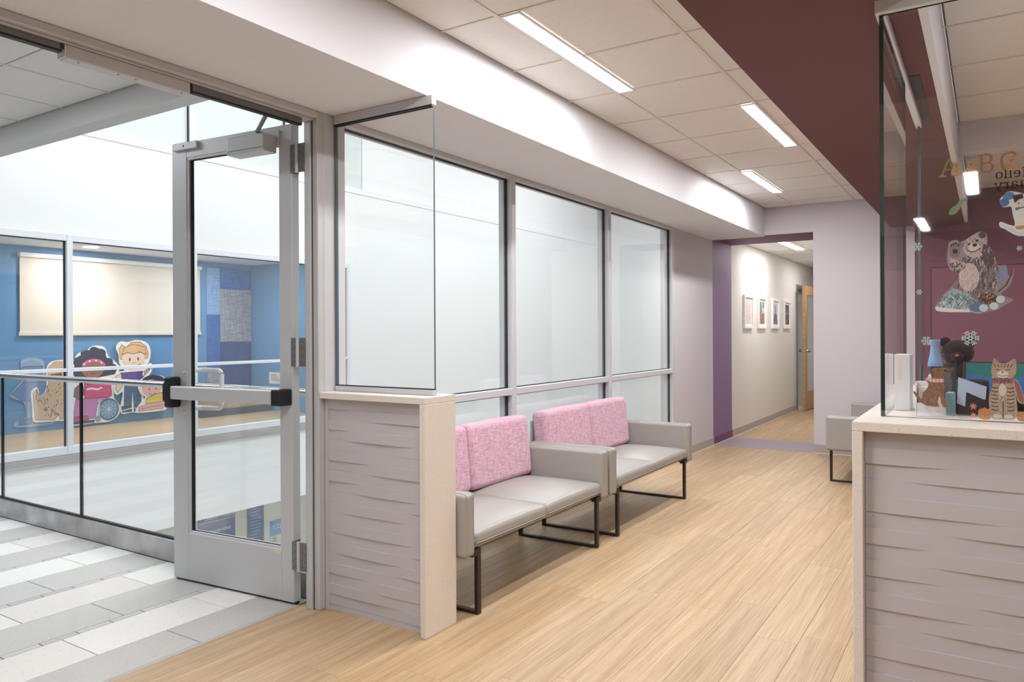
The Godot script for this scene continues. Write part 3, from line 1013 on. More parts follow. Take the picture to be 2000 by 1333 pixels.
	st.sheet(PackedVector2Array([Vector2(0, 0), Vector2(1, 0), Vector2(1, 1), Vector2(0, 1)]), Vector3(0.19, 1.172, 0.018), Vector3(-0.09, 0, 0), Vector3(0, -0.06, 0), Vector3(0, 0, -1), 0.0004)
	obj("notice_sticker", st, print_mat(im), d)
	obj("rating_label", mb().box(Vector3(0.095, 0.25, 0.0), Vector3(0.142, 0.268, -0.0006)), M.cream, d)
	# hinges
	for y in [2.25, 1.277, 0.252]:
		var h := obj("hinge", mb().box(Vector3(0.005, y - 0.072, 0.0005), Vector3(0.0078, y + 0.072, 0.046)), M.alu_dark, d)
		obj("hinge_knuckle", mb().lathe(Vector3(-0.03, y - 0.074, -0.005), [Vector2(0, 0), Vector2(0.009, 0), Vector2(0.009, 0.148), Vector2(0, 0.148)], 12), M.alu, h)
		obj("hinge_leaf", mb().box(Vector3(-0.078, y - 0.072, -0.0035), Vector3(0.016, y + 0.072, -0.0006)), M.alu_dark, h)
		for sx in [-0.07, -0.052, -0.008, 0.008]:
			for k in 4:
				obj("screw", mb().ball(Vector3(sx, y - 0.058 + 0.036 * k + (0.008 if sx == -0.052 or sx == -0.008 else 0.0), -0.0036), Vector3(0.0032, 0.0032, 0.0012), 4, 8), M.slot, h)

# ------------------------------------------------------------------ screen walls with wavy slats
func slat_mesh(wd: float, ht: float, wave: float, ph: float, amp: float) -> ArrayMesh:
	var b := mb()
	var seg := 22
	var f := []
	for k in seg + 1:
		var x := wd * k / seg
		f.append(Vector2(x, 0.012 + amp * sin(TAU * x / wave + ph)))
	for k in seg:
		var p: Vector2 = f[k]
		var q: Vector2 = f[k + 1]
		var sl := (q.y - p.y) / (q.x - p.x)
		var nn := Vector3(-sl, 0, 1).normalized()
		b.quad(Vector3(p.x, 0, p.y), Vector3(q.x, 0, q.y), Vector3(q.x, ht, q.y), Vector3(p.x, ht, p.y), nn)
		b.quad(Vector3(p.x, ht, p.y), Vector3(q.x, ht, q.y), Vector3(q.x, ht, 0), Vector3(p.x, ht, 0), Vector3.UP)
		b.quad(Vector3(p.x, 0, p.y), Vector3(q.x, 0, q.y), Vector3(q.x, 0, 0), Vector3(p.x, 0, 0), Vector3.DOWN)
	for k in [0, seg]:
		var p: Vector2 = f[k]
		b.quad(Vector3(p.x, 0, 0), Vector3(p.x, 0, p.y), Vector3(p.x, ht, p.y), Vector3(p.x, ht, 0), Vector3(-1.0 if k == 0 else 1.0, 0, 0))
	return b.mesh()

func slats(parent: Node, x0: float, x1: float, y0: float, y1: float, z: float, sd: int) -> void:
	rng.seed = sd
	var k := roundi((y1 - y0) / 0.0508)
	var h := (y1 - y0) / k
	var ph := 0.0
	for i in k:
		ph += PI * rng.randf_range(0.55, 1.3)
		part("slat", slat_mesh(x1 - x0, h, rng.randf_range(0.65, 1.15), ph, rng.randf_range(0.0028, 0.0046)), M.panel, parent, Vector3(x0, y0 + h * i, z))

func low_wall() -> void:
	var o := Vector3(-2.46, 0, -2.715)
	var w := thing("low_partition", "low partition with wavy grey slats under a pale stone cap beside the glass door", "partition", o)
	var X0 := -2.787
	var X1 := -2.122
	obj("core", mb().box(Vector3(X0, 0.0, -2.829) - o, Vector3(X1 - 0.032, 1.048, -2.655) - o), M.panel, w)
	obj("cap", mb().box(Vector3(X0, 1.049, -2.832) - o, Vector3(X1, 1.08, -2.602) - o, 0.002), M.quartz, w)
	obj("end_panel", mb().box(Vector3(X1 - 0.031, 0.0, -2.832) - o, Vector3(X1, 1.0485, -2.602) - o, 0.002), M.quartz, w)
	obj("edge_strip", mb().box(Vector3(X0, 0.0, -2.655) - o, Vector3(X0 + 0.022, 1.048, -2.637) - o), M.panel, w)
	slats(w, X0 + 0.022 - o.x, X1 - 0.032 - o.x, 0.03, 1.046, -2.655 - o.z, 5)
	obj("plinth", mb().box(Vector3(X0 + 0.022, 0.0, -2.655) - o, Vector3(X1 - 0.032, 0.029, -2.646) - o), M.panel, w)
	var p := Vector3(-2.46, 1.08, -2.72)
	var g := thing("glass_screen", "clear glass screen standing on the low partition beside the entrance", "glass screen", p)
	obj("base_channel", mb().box(Vector3(-2.785, 1.081, -2.735) - p, Vector3(-2.153, 1.106, -2.705) - p, 0.002), M.frame, g)
	obj("top_channel", mb().box(Vector3(-2.785, 2.424, -2.737) - p, Vector3(-2.153, 2.469, -2.703) - p, 0.002), M.frame, g)
	obj("setting_strip", mb().box(Vector3(-2.784, 2.416, -2.728) - p, Vector3(-2.154, 2.424, -2.704) - p), M.black, g)
	obj("lower_strip", mb().box(Vector3(-2.784, 1.106, -2.728) - p, Vector3(-2.154, 1.111, -2.708) - p), M.gasket, g)
	pane(g, Vector3(-2.783, 1.111, -2.725) - p, Vector3(-2.155, 2.416, -2.715) - p, M.glass, M.rim_grey)
	obj("edge_trim", mb().box(Vector3(-2.786, 1.106, -2.73) - p, Vector3(-2.782, 2.424, -2.71) - p), M.rim_grey, g)

func reception() -> void:
	var o := Vector3(0.9, 0, -3.0)
	var w := thing("reception_counter", "reception counter with wavy grey slats under a speckled stone top", "counter", o)
	var X0 := -0.365
	var X1 := 2.2
	obj("core", mb().box(Vector3(X0 + 0.032, 0.0, -3.3) - o, Vector3(X1, 1.05, -2.63) - o), M.panel, w)
	obj("top", mb().box(Vector3(X0, 1.0535, -4.46) - o, Vector3(X1, 1.084, -2.572) - o, 0.002), M.quartz, w)
	obj("end_panel", mb().box(Vector3(X0, 0.0, -4.46) - o, Vector3(X0 + 0.031, 1.053, -2.572) - o, 0.002), M.quartz, w)
	slats(w, X0 + 0.032 - o.x, 0.75 - o.x, 0.03, 1.05, -2.63 - o.z, 12)
	obj("front_panel", mb().box(Vector3(0.7505, 0.03, -2.63) - o, Vector3(X1, 1.05, -2.618) - o), M.panel, w)
	var p := Vector3(0.9, 1.084, -2.774)
	var g := thing("glass_screen", "tall clear glass screen with winter stickers around the reception counter", "glass screen", p)
	pane(g, Vector3(-0.304, 1.085, -2.780) - p, Vector3(2.2, 2.424, -2.768) - p, M.glass, M.rim_green)
	var q := Vector3(-0.298, 1.084, -3.6)
	var g2 := thing("glass_screen", "short glass side screen along the end of the reception counter", "glass screen", q)
	pane(g2, Vector3(-0.304, 1.085, -3.57) - q, Vector3(-0.292, 2.424, -2.7815) - q, M.glass, M.rim_green)
	obj("head_channel", mb().box(Vector3(-0.314, 2.424, -2.781) - p, Vector3(2.2, 2.469, -2.748) - p, 0.002), M.cw, g)
	obj("edge_post", mb().box(Vector3(-0.304, 1.085, -4.41) - q, Vector3(-0.292, 2.424, -4.38) - q), M.rim_grey, g2)
	obj("head_channel", mb().box(Vector3(-0.314, 2.424, -4.43) - q, Vector3(-0.288, 2.469, -2.7815) - q, 0.002), M.cw, g2)

# ------------------------------------------------------------------ balustrade
func balustrade() -> void:
	var o := Vector3(-5.9, 0, -2.71)
	var t := thing("glass_balustrade", "frameless glass balustrade with round steel handrail at the lobby edge", "balustrade", o)
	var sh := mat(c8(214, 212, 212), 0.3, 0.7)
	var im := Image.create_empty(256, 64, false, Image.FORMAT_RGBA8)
	var nz := noise(0.03, 91, 3)  # blotchy reflections of the steel are painted into the shoe colour
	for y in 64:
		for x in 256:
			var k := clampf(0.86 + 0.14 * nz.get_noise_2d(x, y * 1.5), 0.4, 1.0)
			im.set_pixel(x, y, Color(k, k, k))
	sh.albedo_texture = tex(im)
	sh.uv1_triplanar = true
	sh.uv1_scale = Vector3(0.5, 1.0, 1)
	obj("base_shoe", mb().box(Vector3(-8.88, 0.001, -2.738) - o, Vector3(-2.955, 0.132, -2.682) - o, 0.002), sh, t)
	obj("shoe_seal", mb().box(Vector3(-8.88, 0.1325, -2.722) - o, Vector3(-2.955, 0.142, -2.698) - o), M.black, t)
	var xs := [-8.87, -7.44, -6.32, -5.2, -4.08, -2.958]
	for k in 5:
		pane(t, Vector3(xs[k] + 0.008, 0.142, -2.716) - o, Vector3(xs[k + 1] - 0.008, 1.045, -2.704) - o, M.glass, M.rim_grey)
	for k in range(1, 5):
		obj("joint_seal", mb().box(Vector3(xs[k] - 0.008, 0.142, -2.718) - o, Vector3(xs[k] + 0.008, 1.045, -2.702) - o), M.gasket, t)
	obj("handrail", mb().tube([Vector3(-8.88, 1.062, -2.71) - o, Vector3(-2.956, 1.062, -2.71) - o], 0.021, 16), M.steel, t)

# ------------------------------------------------------------------ benches
func bench() -> Node3D:
	var t := thing("bench", "grey vinyl bench with pink back cushions next to the low partition", "bench", Vector3(-2.41, 0, -3.633), PI / 2, "grey waiting benches")
	for s in [-1.0, 1.0]:
		var a := obj("armrest", mb().rbox(Vector3(s * 0.745, 0.452, 0.01), Vector3(0.045, 0.152, 0.32), 0.022, 4), M.vinyl, t)
		for e in [-1.0, 1.0]:
			var path := []
			var hy := 0.1515
			var hz := 0.3195
			var r := 0.02
			for q in 4:
				var cy: float = [hy - r, hy - r, -hy + r, -hy + r][q]
				var cz: float = [hz - r, -hz + r, -hz + r, hz - r][q]
				for k in 4:
					var an := PI / 2 * (q + k / 3.0)
					path.append(Vector3(s * 0.745 + e * 0.026, 0.452 + cy + r * sin(an), 0.01 + cz + r * cos(an)))
			obj("piping", mb().tube(path, 0.0035, 6, true), M.vinyl, a)
		var c := obj("seat_cushion", mb().rbox(Vector3(s * 0.35, 0.372, 0.02), Vector3(0.3495, 0.034, 0.305), 0.026, 4, 10, 0.03), M.vinyl, t)
		obj("seam", mb().tube([Vector3(s * 0.35 - 0.335, 0.352, 0.3255), Vector3(s * 0.35 + 0.335, 0.352, 0.3255)], 0.003, 6), M.vinyl, c)
		var fr := Transform3D(Basis(Vector3.RIGHT, -0.10), Vector3(s * 0.35, 0.613, -0.262))
		obj("back_cushion", mb().rbox(Vector3.ZERO, Vector3(0.347, 0.198, 0.066), 0.04, 4, 8, 0.006, fr), M.pink, t)
		var lg := mb()
		var x: float = s * 0.655
		lg.box(Vector3(x - 0.016, 0.0, 0.298), Vector3(x + 0.016, 0.322, 0.318), 0.002)
		lg.box(Vector3(x - 0.016, 0.0, -0.27), Vector3(x + 0.016, 0.016, 0.298), 0.002)
		lg.box(Vector3(x - 0.016, 0.016, -0.27), Vector3(x + 0.016, 0.322, -0.25), 0.002)
		lg.box(Vector3(x - 0.016, 0.302, -0.25), Vector3(x + 0.016, 0.322, 0.298), 0.002)
		lg.box(Vector3(minf(x, x + s * 0.05), 0.288, 0.27), Vector3(maxf(x, x + s * 0.05), 0.3215, 0.316), 0.002)
		obj("leg", lg, M.bronze, t)
	obj("seat_base", mb().box(Vector3(-0.70, 0.3225, -0.30), Vector3(0.70, 0.342, 0.305), 0.006), M.vinyl, t)
	obj("back_panel", mb().box(Vector3(-0.70, 0.343, -0.345), Vector3(0.70, 0.74, -0.33), 0.004), M.vinyl, t)
	return t

func benches() -> void:
	var b := bench()
	copy(b, Vector3(-2.41, 0, -5.257), PI / 2, "grey vinyl bench with two pink back cushions farther along the window wall")
	copy(b, Vector3(-0.905, 0, -7.97), -PI / 2, "grey bench partly hidden behind the reception counter at the back wall")

# ------------------------------------------------------------------ corridor
func corridor() -> void:
	var data := [[-10.21, -10.66, "first framed picture in the corridor, pale pink print"], [-10.95, -11.40, "second framed picture in the corridor with red lower half"], [-11.76, -12.21, "third framed picture in the corridor with grey tower print"], [-12.56, -13.02, "last framed picture in the corridor with dark print"]]
	for k in 4:
		var a: float = data[k][0]
		var b: float = data[k][1]
		var p := Vector3(-2.80, 1.41, (a + b) / 2)
		var t := thing("picture_frame", data[k][2], "picture", p, 0.0, "framed pictures in the corridor")
		var hz := (a - b) / 2
		var H := 0.46
		var fr := mb()
		fr.box(Vector3(0.001, 0, -hz), Vector3(0.03, 0.035, hz), 0.002)
		fr.box(Vector3(0.001, H - 0.035, -hz), Vector3(0.03, H, hz), 0.002)
		fr.box(Vector3(0.001, 0.035, -hz), Vector3(0.03, H - 0.035, -hz + 0.035), 0.002)
		fr.box(Vector3(0.001, 0.035, hz - 0.035), Vector3(0.03, H - 0.035, hz), 0.002)
		obj("frame", fr, M.caulk, t)
		obj("mount", mb().box(Vector3(0.001, 0.035, -hz + 0.035), Vector3(0.012, H - 0.035, hz - 0.035)), mat(c8(236, 232, 228), 0.8), t)
		var im := paper(96, 128, [c8(222, 206, 208), c8(196, 204, 208), c8(196, 200, 208), c8(92, 78, 84)][k])
		rng.seed = 200 + k
		if k == 0:
			dabs(im, 0.5, 0.5, 0.45, 0.48, 260, 0.05, [c8(240, 230, 230), c8(168, 146, 152), c8(206, 182, 188)])
		elif k == 1:
			poly(im, [[0, 0.55], [1, 0.5], [1, 1], [0, 1]], c8(158, 116, 112))
			poly(im, [[0, 0], [0.4, 0], [0.5, 0.5], [0, 0.56]], c8(120, 130, 134))
			poly(im, [[0.6, 0], [1, 0], [1, 0.25], [0.6, 0.3]], c8(122, 142, 140))
		elif k == 2:
			poly(im, [[0.1, 1], [0.2, 0.55], [0.42, 0.5], [0.45, 0.1], [0.55, 0.1], [0.58, 0.5], [0.85, 0.55], [0.9, 1]], c8(104, 112, 126))
			poly(im, [[0, 0.8], [1, 0.78], [1, 1], [0, 1]], c8(118, 124, 136))
		else:
			dabs(im, 0.5, 0.5, 0.4, 0.45, 120, 0.06, [c8(226, 218, 214), c8(150, 134, 136), c8(60, 50, 56)])
		var pr := mb()
		pr.sheet(PackedVector2Array([Vector2(0, 0), Vector2(1, 0), Vector2(1, 1), Vector2(0, 1)]), Vector3(0.0135, H - 0.07, hz - 0.085), Vector3(0, 0, -2 * hz + 0.17), Vector3(0, -H + 0.14, 0), Vector3(1, 0, 0), 0.0012)
		obj("print", pr, print_mat(im), t)
	# oak door standing open in the corridor
	var gf := struct_node("trim_9", "grey metal frame of the oak door in the corridor", "door frame")
	var steelgrey := mat(c8(140, 138, 138), 0.5)
	obj("jamb", mb().box(Vector3(-2.96, 0, -13.60), Vector3(-2.785, 2.18, -13.55), 0.003), steelgrey, gf)
	obj("jamb", mb().box(Vector3(-2.96, 0, -14.45), Vector3(-2.785, 2.18, -14.40), 0.003), steelgrey, gf)
	obj("head", mb().box(Vector3(-2.96, 2.13, -14.40), Vector3(-2.785, 2.18, -13.60), 0.003), steelgrey, gf)
	var d := struct_node("door_2", "oak door with a narrow glass light standing open in the corridor", "door", Vector3(-2.60, 0.012, -14.36))
	d.rotation.y = -PI / 2 - 0.044
	var W := 0.90
	obj("stile", mb().box(Vector3(0, 0, 0), Vector3(0.14, 2.14, 0.045), 0.002), M.door_wood, d)
	obj("stile", mb().box(Vector3(W - 0.14, 0, 0), Vector3(W, 2.14, 0.045), 0.002), M.door_wood, d)
	obj("top_rail", mb().box(Vector3(0.14, 1.98, 0), Vector3(W - 0.14, 2.14, 0.045), 0.002), M.door_wood, d)
	obj("bottom_rail", mb().box(Vector3(0.14, 0, 0), Vector3(W - 0.14, 0.32, 0.045), 0.002), M.door_wood, d)
	pane(d, Vector3(0.14, 0.32, 0.018), Vector3(W - 0.14, 1.98, 0.026), M.glass_pale, M.rim_grey)
	for s in [[-0.05, 0.0], [0.045, 0.095]]:
		var lv := mb()
		var zz: float = s[0] if s[0] < 0 else s[1]
		var z0: float = 0.0 if s[0] < 0 else 0.045
		lv.tube([Vector3(W - 0.07, 1.02, z0), Vector3(W - 0.07, 1.02, zz), Vector3(W - 0.2, 1.02, zz)], 0.011, 8)
		obj("lever_handle", lv, M.chrome, d)

# ------------------------------------------------------------------ blue room
func blue_room() -> void:
	var p := Vector3(-11.32, 1.36, -6.48)
	var sh := thing("roller_shade", "cream roller shade pulled half down on the blue wall", "shade", p)
	obj("cassette", mb().box(Vector3(-0.028, 1.10, -1.42), Vector3(0.045, 1.16, 1.42), 0.004), M.caulk, sh)
	obj("fabric", mb().box(Vector3(-0.004, 0.05, -1.405), Vector3(-0.001, 1.10, 1.405)), M.shade, sh)
	obj("hem_bar", mb().box(Vector3(-0.012, 0.0, -1.42), Vector3(0.012, 0.05, 1.42), 0.003), M.shade, sh)
	# felt panels on the wall
	var pan := [
		[-8.03, -8.285, 1.705, 2.525, "felt_light", "pale blue felt wall panel at the top beside the shade"],
		[-8.03, -8.285, 0.78, 1.70, "felt_blue", "tall blue felt wall panel below the pale blue one"],
		[-8.03, -8.285, 0.40, 0.775, "felt_grey", "small grey felt wall panel low on the blue wall"],
		[-8.29, -8.94, 2.17, 2.535, "felt_blue", "wide bright blue felt wall panel above the grey one"],
		[-8.29, -8.94, 1.23, 2.165, "felt_grey", "large grey felt wall panel on the blue wall"],
		[-8.29, -8.94, 0.36, 1.225, "felt_navy", "large navy felt wall panel below the grey one"]]
	for q in pan:
		var b := mb().box(Vector3(0, 0.001, (q[1] - q[0]) / 2), Vector3(0.02, q[3] - q[2] - 0.001, (q[0] - q[1]) / 2), 0.003)
		var o := obj("wall_panel", b, M[q[4]], self, Vector3(-11.349, q[2], (q[0] + q[1]) / 2))
		tag(o, q[5], "wall panel", "felt panels on the blue wall")
	var c := thing("low_cabinet", "low pale wood cabinet on a grey plinth along the blue wall", "cabinet", Vector3(-11.0, 0, -8.17))
	obj("plinth", mb().box(Vector3(-0.28, 0.0, -0.78), Vector3(0.2, 0.12, 0.62)), M.slot, c)
	var lw := mat(Color(0.92, 0.9, 0.88), 0.5)
	lw.albedo_texture = (M.planks[0] as StandardMaterial3D).albedo_texture
	obj("body", mb().box(Vector3(-0.29, 0.121, -0.8), Vector3(0.23, 0.36, 0.63), 0.003), lw, c)
	for k in 2:
		obj("drawer_front", mb().box(Vector3(0.231, 0.126, -0.795 + 0.715 * k), Vector3(0.25, 0.355, -0.085 + 0.715 * k), 0.003), lw, c)
	children_mural()

func cutout(called: String, label: String, y0: float, y1: float, z0: float, z1: float, outline: Array, im: Image, thick := 0.012, off := 0.0) -> void:
	# stands off the blue wall; u runs towards -z as seen from the atrium
	var o := Vector3(-11.335 + off, y0, (z0 + z1) / 2)
	var t := obj(called, mb().sheet(smooth_outline(outline), Vector3(0, y1 - y0, (z0 - z1) / 2), Vector3(0, 0, z1 - z0), Vector3(0, y0 - y1, 0), Vector3(1, 0, 0), thick), print_mat(im), self, o)
	tag(t, label, "wall cutout", "cutout figures on the blue wall")

# a filled shape with a thin dark drawn outline
func shape(im: Image, pts: Array, col: Color) -> void:
	poly(im, pts, col)
	stroke(im, pts + [pts[0]], 0.009, c8(50, 44, 52))

func children_mural() -> void:
	var wh := c8(240, 238, 230)
	var ink := c8(50, 44, 52)
	rng.seed = 300
	# dog
	var im := paper(256, 384, wh)
	var fur := c8(212, 184, 148)
	shape(im, [[0.36, 0.12], [0.52, 0.02], [0.86, 0.02], [0.97, 0.1], [0.97, 0.93], [0.62, 0.95], [0.6, 0.87], [0.5, 0.95], [0.08, 0.92], [0.06, 0.7], [0.04, 0.5], [0.12, 0.44], [0.18, 0.6], [0.32, 0.5], [0.38, 0.34]], fur)
	shape(im, [[0.42, 0.22], [0.66, 0.2], [0.66, 0.3], [0.42, 0.32]], c8(132, 74, 46))
	dabs(im, 0.55, 0.62, 0.42, 0.3, 70, 0.04, [c8(150, 118, 84), ink, c8(168, 136, 100)], 0.9)
	dabs(im, 0.75, 0.2, 0.2, 0.12, 20, 0.035, [ink, c8(150, 118, 84)], 0.9)
	stroke(im, [[0.42, 0.9], [0.46, 0.78], [0.56, 0.86], [0.62, 0.86]], 0.014, ink)
	stroke(im, [[0.12, 0.46], [0.1, 0.6], [0.17, 0.62]], 0.014, ink)
	ell(im, 0.78, 0.14, 0.03, 0.02, ink)
	ell(im, 0.9, 0.2, 0.05, 0.03, ink)
	cutout("dog_cutout", "shaggy tan dog cutout sitting at the foot of the blue wall", 0.10, 1.0, -5.215, -5.83, [[0.34, 0.1], [0.52, 0.0], [0.88, 0.0], [1.0, 0.08], [1.0, 0.95], [0.8, 0.99], [0.62, 0.97], [0.3, 0.97], [0.05, 0.94], [0.02, 0.7], [0.0, 0.48], [0.13, 0.41], [0.2, 0.55], [0.32, 0.44]], im, 0.012, 0.014)
	# child in a wheelchair
	im = paper(384, 512, wh)
	var hair := c8(42, 44, 66)
	shape(im, [[0.12, 0.36], [0.14, 0.24], [0.2, 0.14], [0.34, 0.1], [0.5, 0.02], [0.68, 0.06], [0.74, 0.16], [0.86, 0.24], [0.96, 0.3], [0.9, 0.38], [0.5, 0.42], [0.16, 0.42]], hair)
	for q in [[0.2, 0.2], [0.34, 0.1], [0.5, 0.07], [0.64, 0.1], [0.86, 0.3], [0.78, 0.22], [0.2, 0.34]]:
		ell(im, q[0], q[1], 0.09, 0.055, hair)
	ell(im, 0.48, 0.30, 0.21, 0.12, c8(150, 102, 88))
	stroke(im, [[0.28, 0.25], [0.38, 0.2], [0.5, 0.185], [0.62, 0.2], [0.7, 0.25]], 0.045, c8(226, 98, 146))
	for q in [[0.32, 0.235], [0.42, 0.2], [0.54, 0.195], [0.64, 0.225]]:
		ell(im, q[0], q[1], 0.018, 0.013, wh)
	ell(im, 0.42, 0.29, 0.014, 0.02, ink)
	ell(im, 0.54, 0.29, 0.014, 0.02, ink)
	stroke(im, [[0.44, 0.355], [0.48, 0.365], [0.53, 0.355]], 0.012, ink)
	shape(im, [[0.32, 0.45], [0.44, 0.42], [0.62, 0.43], [0.82, 0.48], [0.84, 0.66], [0.74, 0.7], [0.32, 0.7]], c8(212, 54, 116))
	stroke(im, [[0.36, 0.56], [0.46, 0.55], [0.56, 0.57], [0.64, 0.55]], 0.03, wh)
	shape(im, [[0.14, 0.54], [0.28, 0.46], [0.32, 0.62], [0.2, 0.68], [0.12, 0.64]], c8(128, 86, 74))
	shape(im, [[0.16, 0.68], [0.74, 0.68], [0.76, 0.74], [0.56, 0.76], [0.52, 0.94], [0.1, 0.93]], c8(192, 124, 178))
	shape(im, [[0.02, 0.9], [0.38, 0.9], [0.4, 0.97], [0.02, 0.97]], c8(206, 50, 100))
	shape(im, [[0.02, 0.96], [0.5, 0.96], [0.5, 0.99], [0.02, 0.99]], c8(38, 52, 82))
	ell(im, 0.78, 0.84, 0.2, 0.145, c8(64, 80, 104))
	ell(im, 0.78, 0.84, 0.175, 0.125, c8(112, 148, 178))
	for k in 6:
		var a := PI * k / 6.0
		stroke(im, [[0.78 - 0.16 * cos(a), 0.84 - 0.115 * sin(a)], [0.78 + 0.16 * cos(a), 0.84 + 0.115 * sin(a)]], 0.008, c8(206, 220, 230))
	stroke(im, [[0.6, 0.7], [0.58, 0.95]], 0.035, c8(196, 204, 206))
	ell(im, 0.57, 0.95, 0.06, 0.042, c8(150, 156, 160))
	stroke(im, [[0.84, 0.44], [0.98, 0.45]], 0.03, c8(80, 88, 100))
	cutout("child_cutout", "cutout of a curly haired child in a wheelchair on the blue wall", 0.045, 1.205, -5.69, -6.475, [[0.06, 0.6], [0.1, 0.38], [0.12, 0.22], [0.2, 0.1], [0.36, 0.06], [0.5, 0.0], [0.7, 0.02], [0.78, 0.14], [0.92, 0.22], [1.0, 0.3], [0.94, 0.4], [1.0, 0.44], [0.92, 0.5], [0.88, 0.68], [1.0, 0.8], [0.98, 0.92], [0.8, 1.0], [0.5, 1.0], [0.0, 1.0], [0.0, 0.88], [0.08, 0.8]], im, 0.012, 0.028)
	# standing child with fair hair
	im = paper(320, 512, wh)
	shape(im, [[0.12, 0.12], [0.2, 0.06], [0.3, 0.1], [0.45, 0.03], [0.68, 0.03], [0.84, 0.09], [0.9, 0.2], [0.86, 0.26], [0.16, 0.26]], c8(226, 184, 128))
	ell(im, 0.5, 0.27, 0.3, 0.145, c8(242, 216, 190))
	shape(im, [[0.2, 0.2], [0.34, 0.17], [0.5, 0.19], [0.66, 0.165], [0.84, 0.2], [0.8, 0.1], [0.5, 0.06], [0.26, 0.1]], c8(226, 184, 128))
	stroke(im, [[0.2, 0.2], [0.34, 0.172], [0.5, 0.19], [0.66, 0.168], [0.84, 0.2]], 0.012, ink)
	ell(im, 0.4, 0.265, 0.022, 0.024, c8(88, 68, 60))
	ell(im, 0.62, 0.26, 0.022, 0.024, c8(88, 68, 60))
	stroke(im, [[0.48, 0.31], [0.54, 0.312]], 0.01, ink)
	stroke(im, [[0.4, 0.35], [0.5, 0.365], [0.62, 0.345], [0.68, 0.33]], 0.014, ink)
	shape(im, [[0.16, 0.44], [0.74, 0.43], [0.74, 0.55], [0.68, 0.58], [0.26, 0.58], [0.16, 0.54]], c8(88, 66, 148))
	shape(im, [[0.04, 0.48], [0.18, 0.45], [0.2, 0.62], [0.1, 0.7], [0.04, 0.66]], c8(240, 206, 176))
	shape(im, [[0.72, 0.46], [0.96, 0.36], [1, 0.44], [0.78, 0.56]], wh)
	for k in 5:
		stroke(im, [[0.76 + 0.05 * k, 0.52 - 0.03 * k], [0.8 + 0.05 * k, 0.44 - 0.022 * k]], 0.02, ink)
	shape(im, [[0.26, 0.58], [0.68, 0.58], [0.7, 0.9], [0.5, 0.9], [0.47, 0.66], [0.44, 0.9], [0.24, 0.9]], c8(58, 92, 126))
	shape(im, [[0.18, 0.89], [0.44, 0.89], [0.45, 0.97], [0.2, 0.97]], c8(46, 58, 76))
	shape(im, [[0.5, 0.89], [0.72, 0.89], [0.72, 0.97], [0.5, 0.97]], c8(46, 58, 76))
	stroke(im, [[0.2, 0.945], [0.44, 0.925]], 0.02, wh)
	stroke(im, [[0.52, 0.925], [0.7, 0.945]], 0.02, wh)
	cutout("child_cutout", "cutout of a standing fair haired child in purple shirt and jeans", 0.13, 1.285, -6.38, -7.0, [[0.02, 0.5], [0.12, 0.42], [0.26, 0.41], [0.14, 0.32], [0.12, 0.2], [0.05, 0.1], [0.16, 0.02], [0.36, 0.03], [0.6, 0.0], [0.88, 0.05], [0.96, 0.18], [0.9, 0.32], [0.74, 0.4], [0.96, 0.32], [1.0, 0.42], [0.8, 0.58], [0.74, 0.62], [0.78, 0.92], [0.72, 0.99], [0.46, 0.98], [0.2, 0.99], [0.16, 0.9], [0.22, 0.7], [0.08, 0.73], [0.0, 0.68]], im, 0.012, 0.042)
	# child lying on the front
	im = paper(384, 320, wh)
	ell(im, 0.36, 0.2, 0.26, 0.2, c8(40, 48, 64))
	ell(im, 0.33, 0.36, 0.2, 0.24, c8(236, 190, 170))
	shape(im, [[0.12, 0.22], [0.3, 0.14], [0.5, 0.14], [0.6, 0.24], [0.58, 0.4], [0.52, 0.3], [0.3, 0.26], [0.14, 0.32]], c8(40, 48, 64))
	ell(im, 0.28, 0.38, 0.014, 0.024, c8(110, 60, 50))
	ell(im, 0.42, 0.38, 0.014, 0.024, c8(110, 60, 50))
	stroke(im, [[0.26, 0.5], [0.34, 0.54], [0.42, 0.5]], 0.012, c8(120, 50, 50))
	shape(im, [[0.22, 0.62], [0.5, 0.5], [0.98, 0.5], [0.98, 0.84], [0.6, 0.86], [0.2, 0.76]], c8(222, 208, 84))
	stroke(im, [[0.56, 0.52], [0.58, 0.8]], 0.016, c8(96, 104, 96))
	stroke(im, [[0.68, 0.54], [0.74, 0.66], [0.7, 0.84]], 0.016, ink)
	shape(im, [[0.06, 0.84], [0.3, 0.76], [0.62, 0.74], [0.62, 0.86], [0.56, 0.94], [0.06, 0.96]], c8(232, 176, 160))
	stroke(im, [[0.1, 0.9], [0.36, 0.86], [0.6, 0.84]], 0.012, c8(120, 60, 60))
	cutout("child_cutout", "cutout of a dark haired child in yellow lying on the front", 0.135, 0.72, -6.715, -7.52, [[0.0, 0.94], [0.06, 0.8], [0.2, 0.6], [0.1, 0.5], [0.04, 0.24], [0.16, 0.06], [0.36, 0.0], [0.58, 0.06], [0.68, 0.3], [0.62, 0.46], [1.0, 0.46], [1.0, 0.86], [0.68, 0.92], [0.58, 1.0], [0.04, 1.0]], im, 0.012, 0.056)
	# reflection of a child in the glass, painted as a pale cutout
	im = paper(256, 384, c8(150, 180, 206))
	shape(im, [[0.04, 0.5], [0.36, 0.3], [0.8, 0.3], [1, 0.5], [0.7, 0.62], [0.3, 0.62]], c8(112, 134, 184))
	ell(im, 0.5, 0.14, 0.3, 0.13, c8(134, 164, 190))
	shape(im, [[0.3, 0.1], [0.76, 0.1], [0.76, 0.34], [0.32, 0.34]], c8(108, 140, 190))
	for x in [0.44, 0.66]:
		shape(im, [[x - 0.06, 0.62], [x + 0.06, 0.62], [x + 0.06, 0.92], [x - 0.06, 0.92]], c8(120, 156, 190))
	shape(im, [[0.2, 0.9], [0.5, 0.88], [0.5, 0.97], [0.2, 0.97]], c8(104, 134, 176))
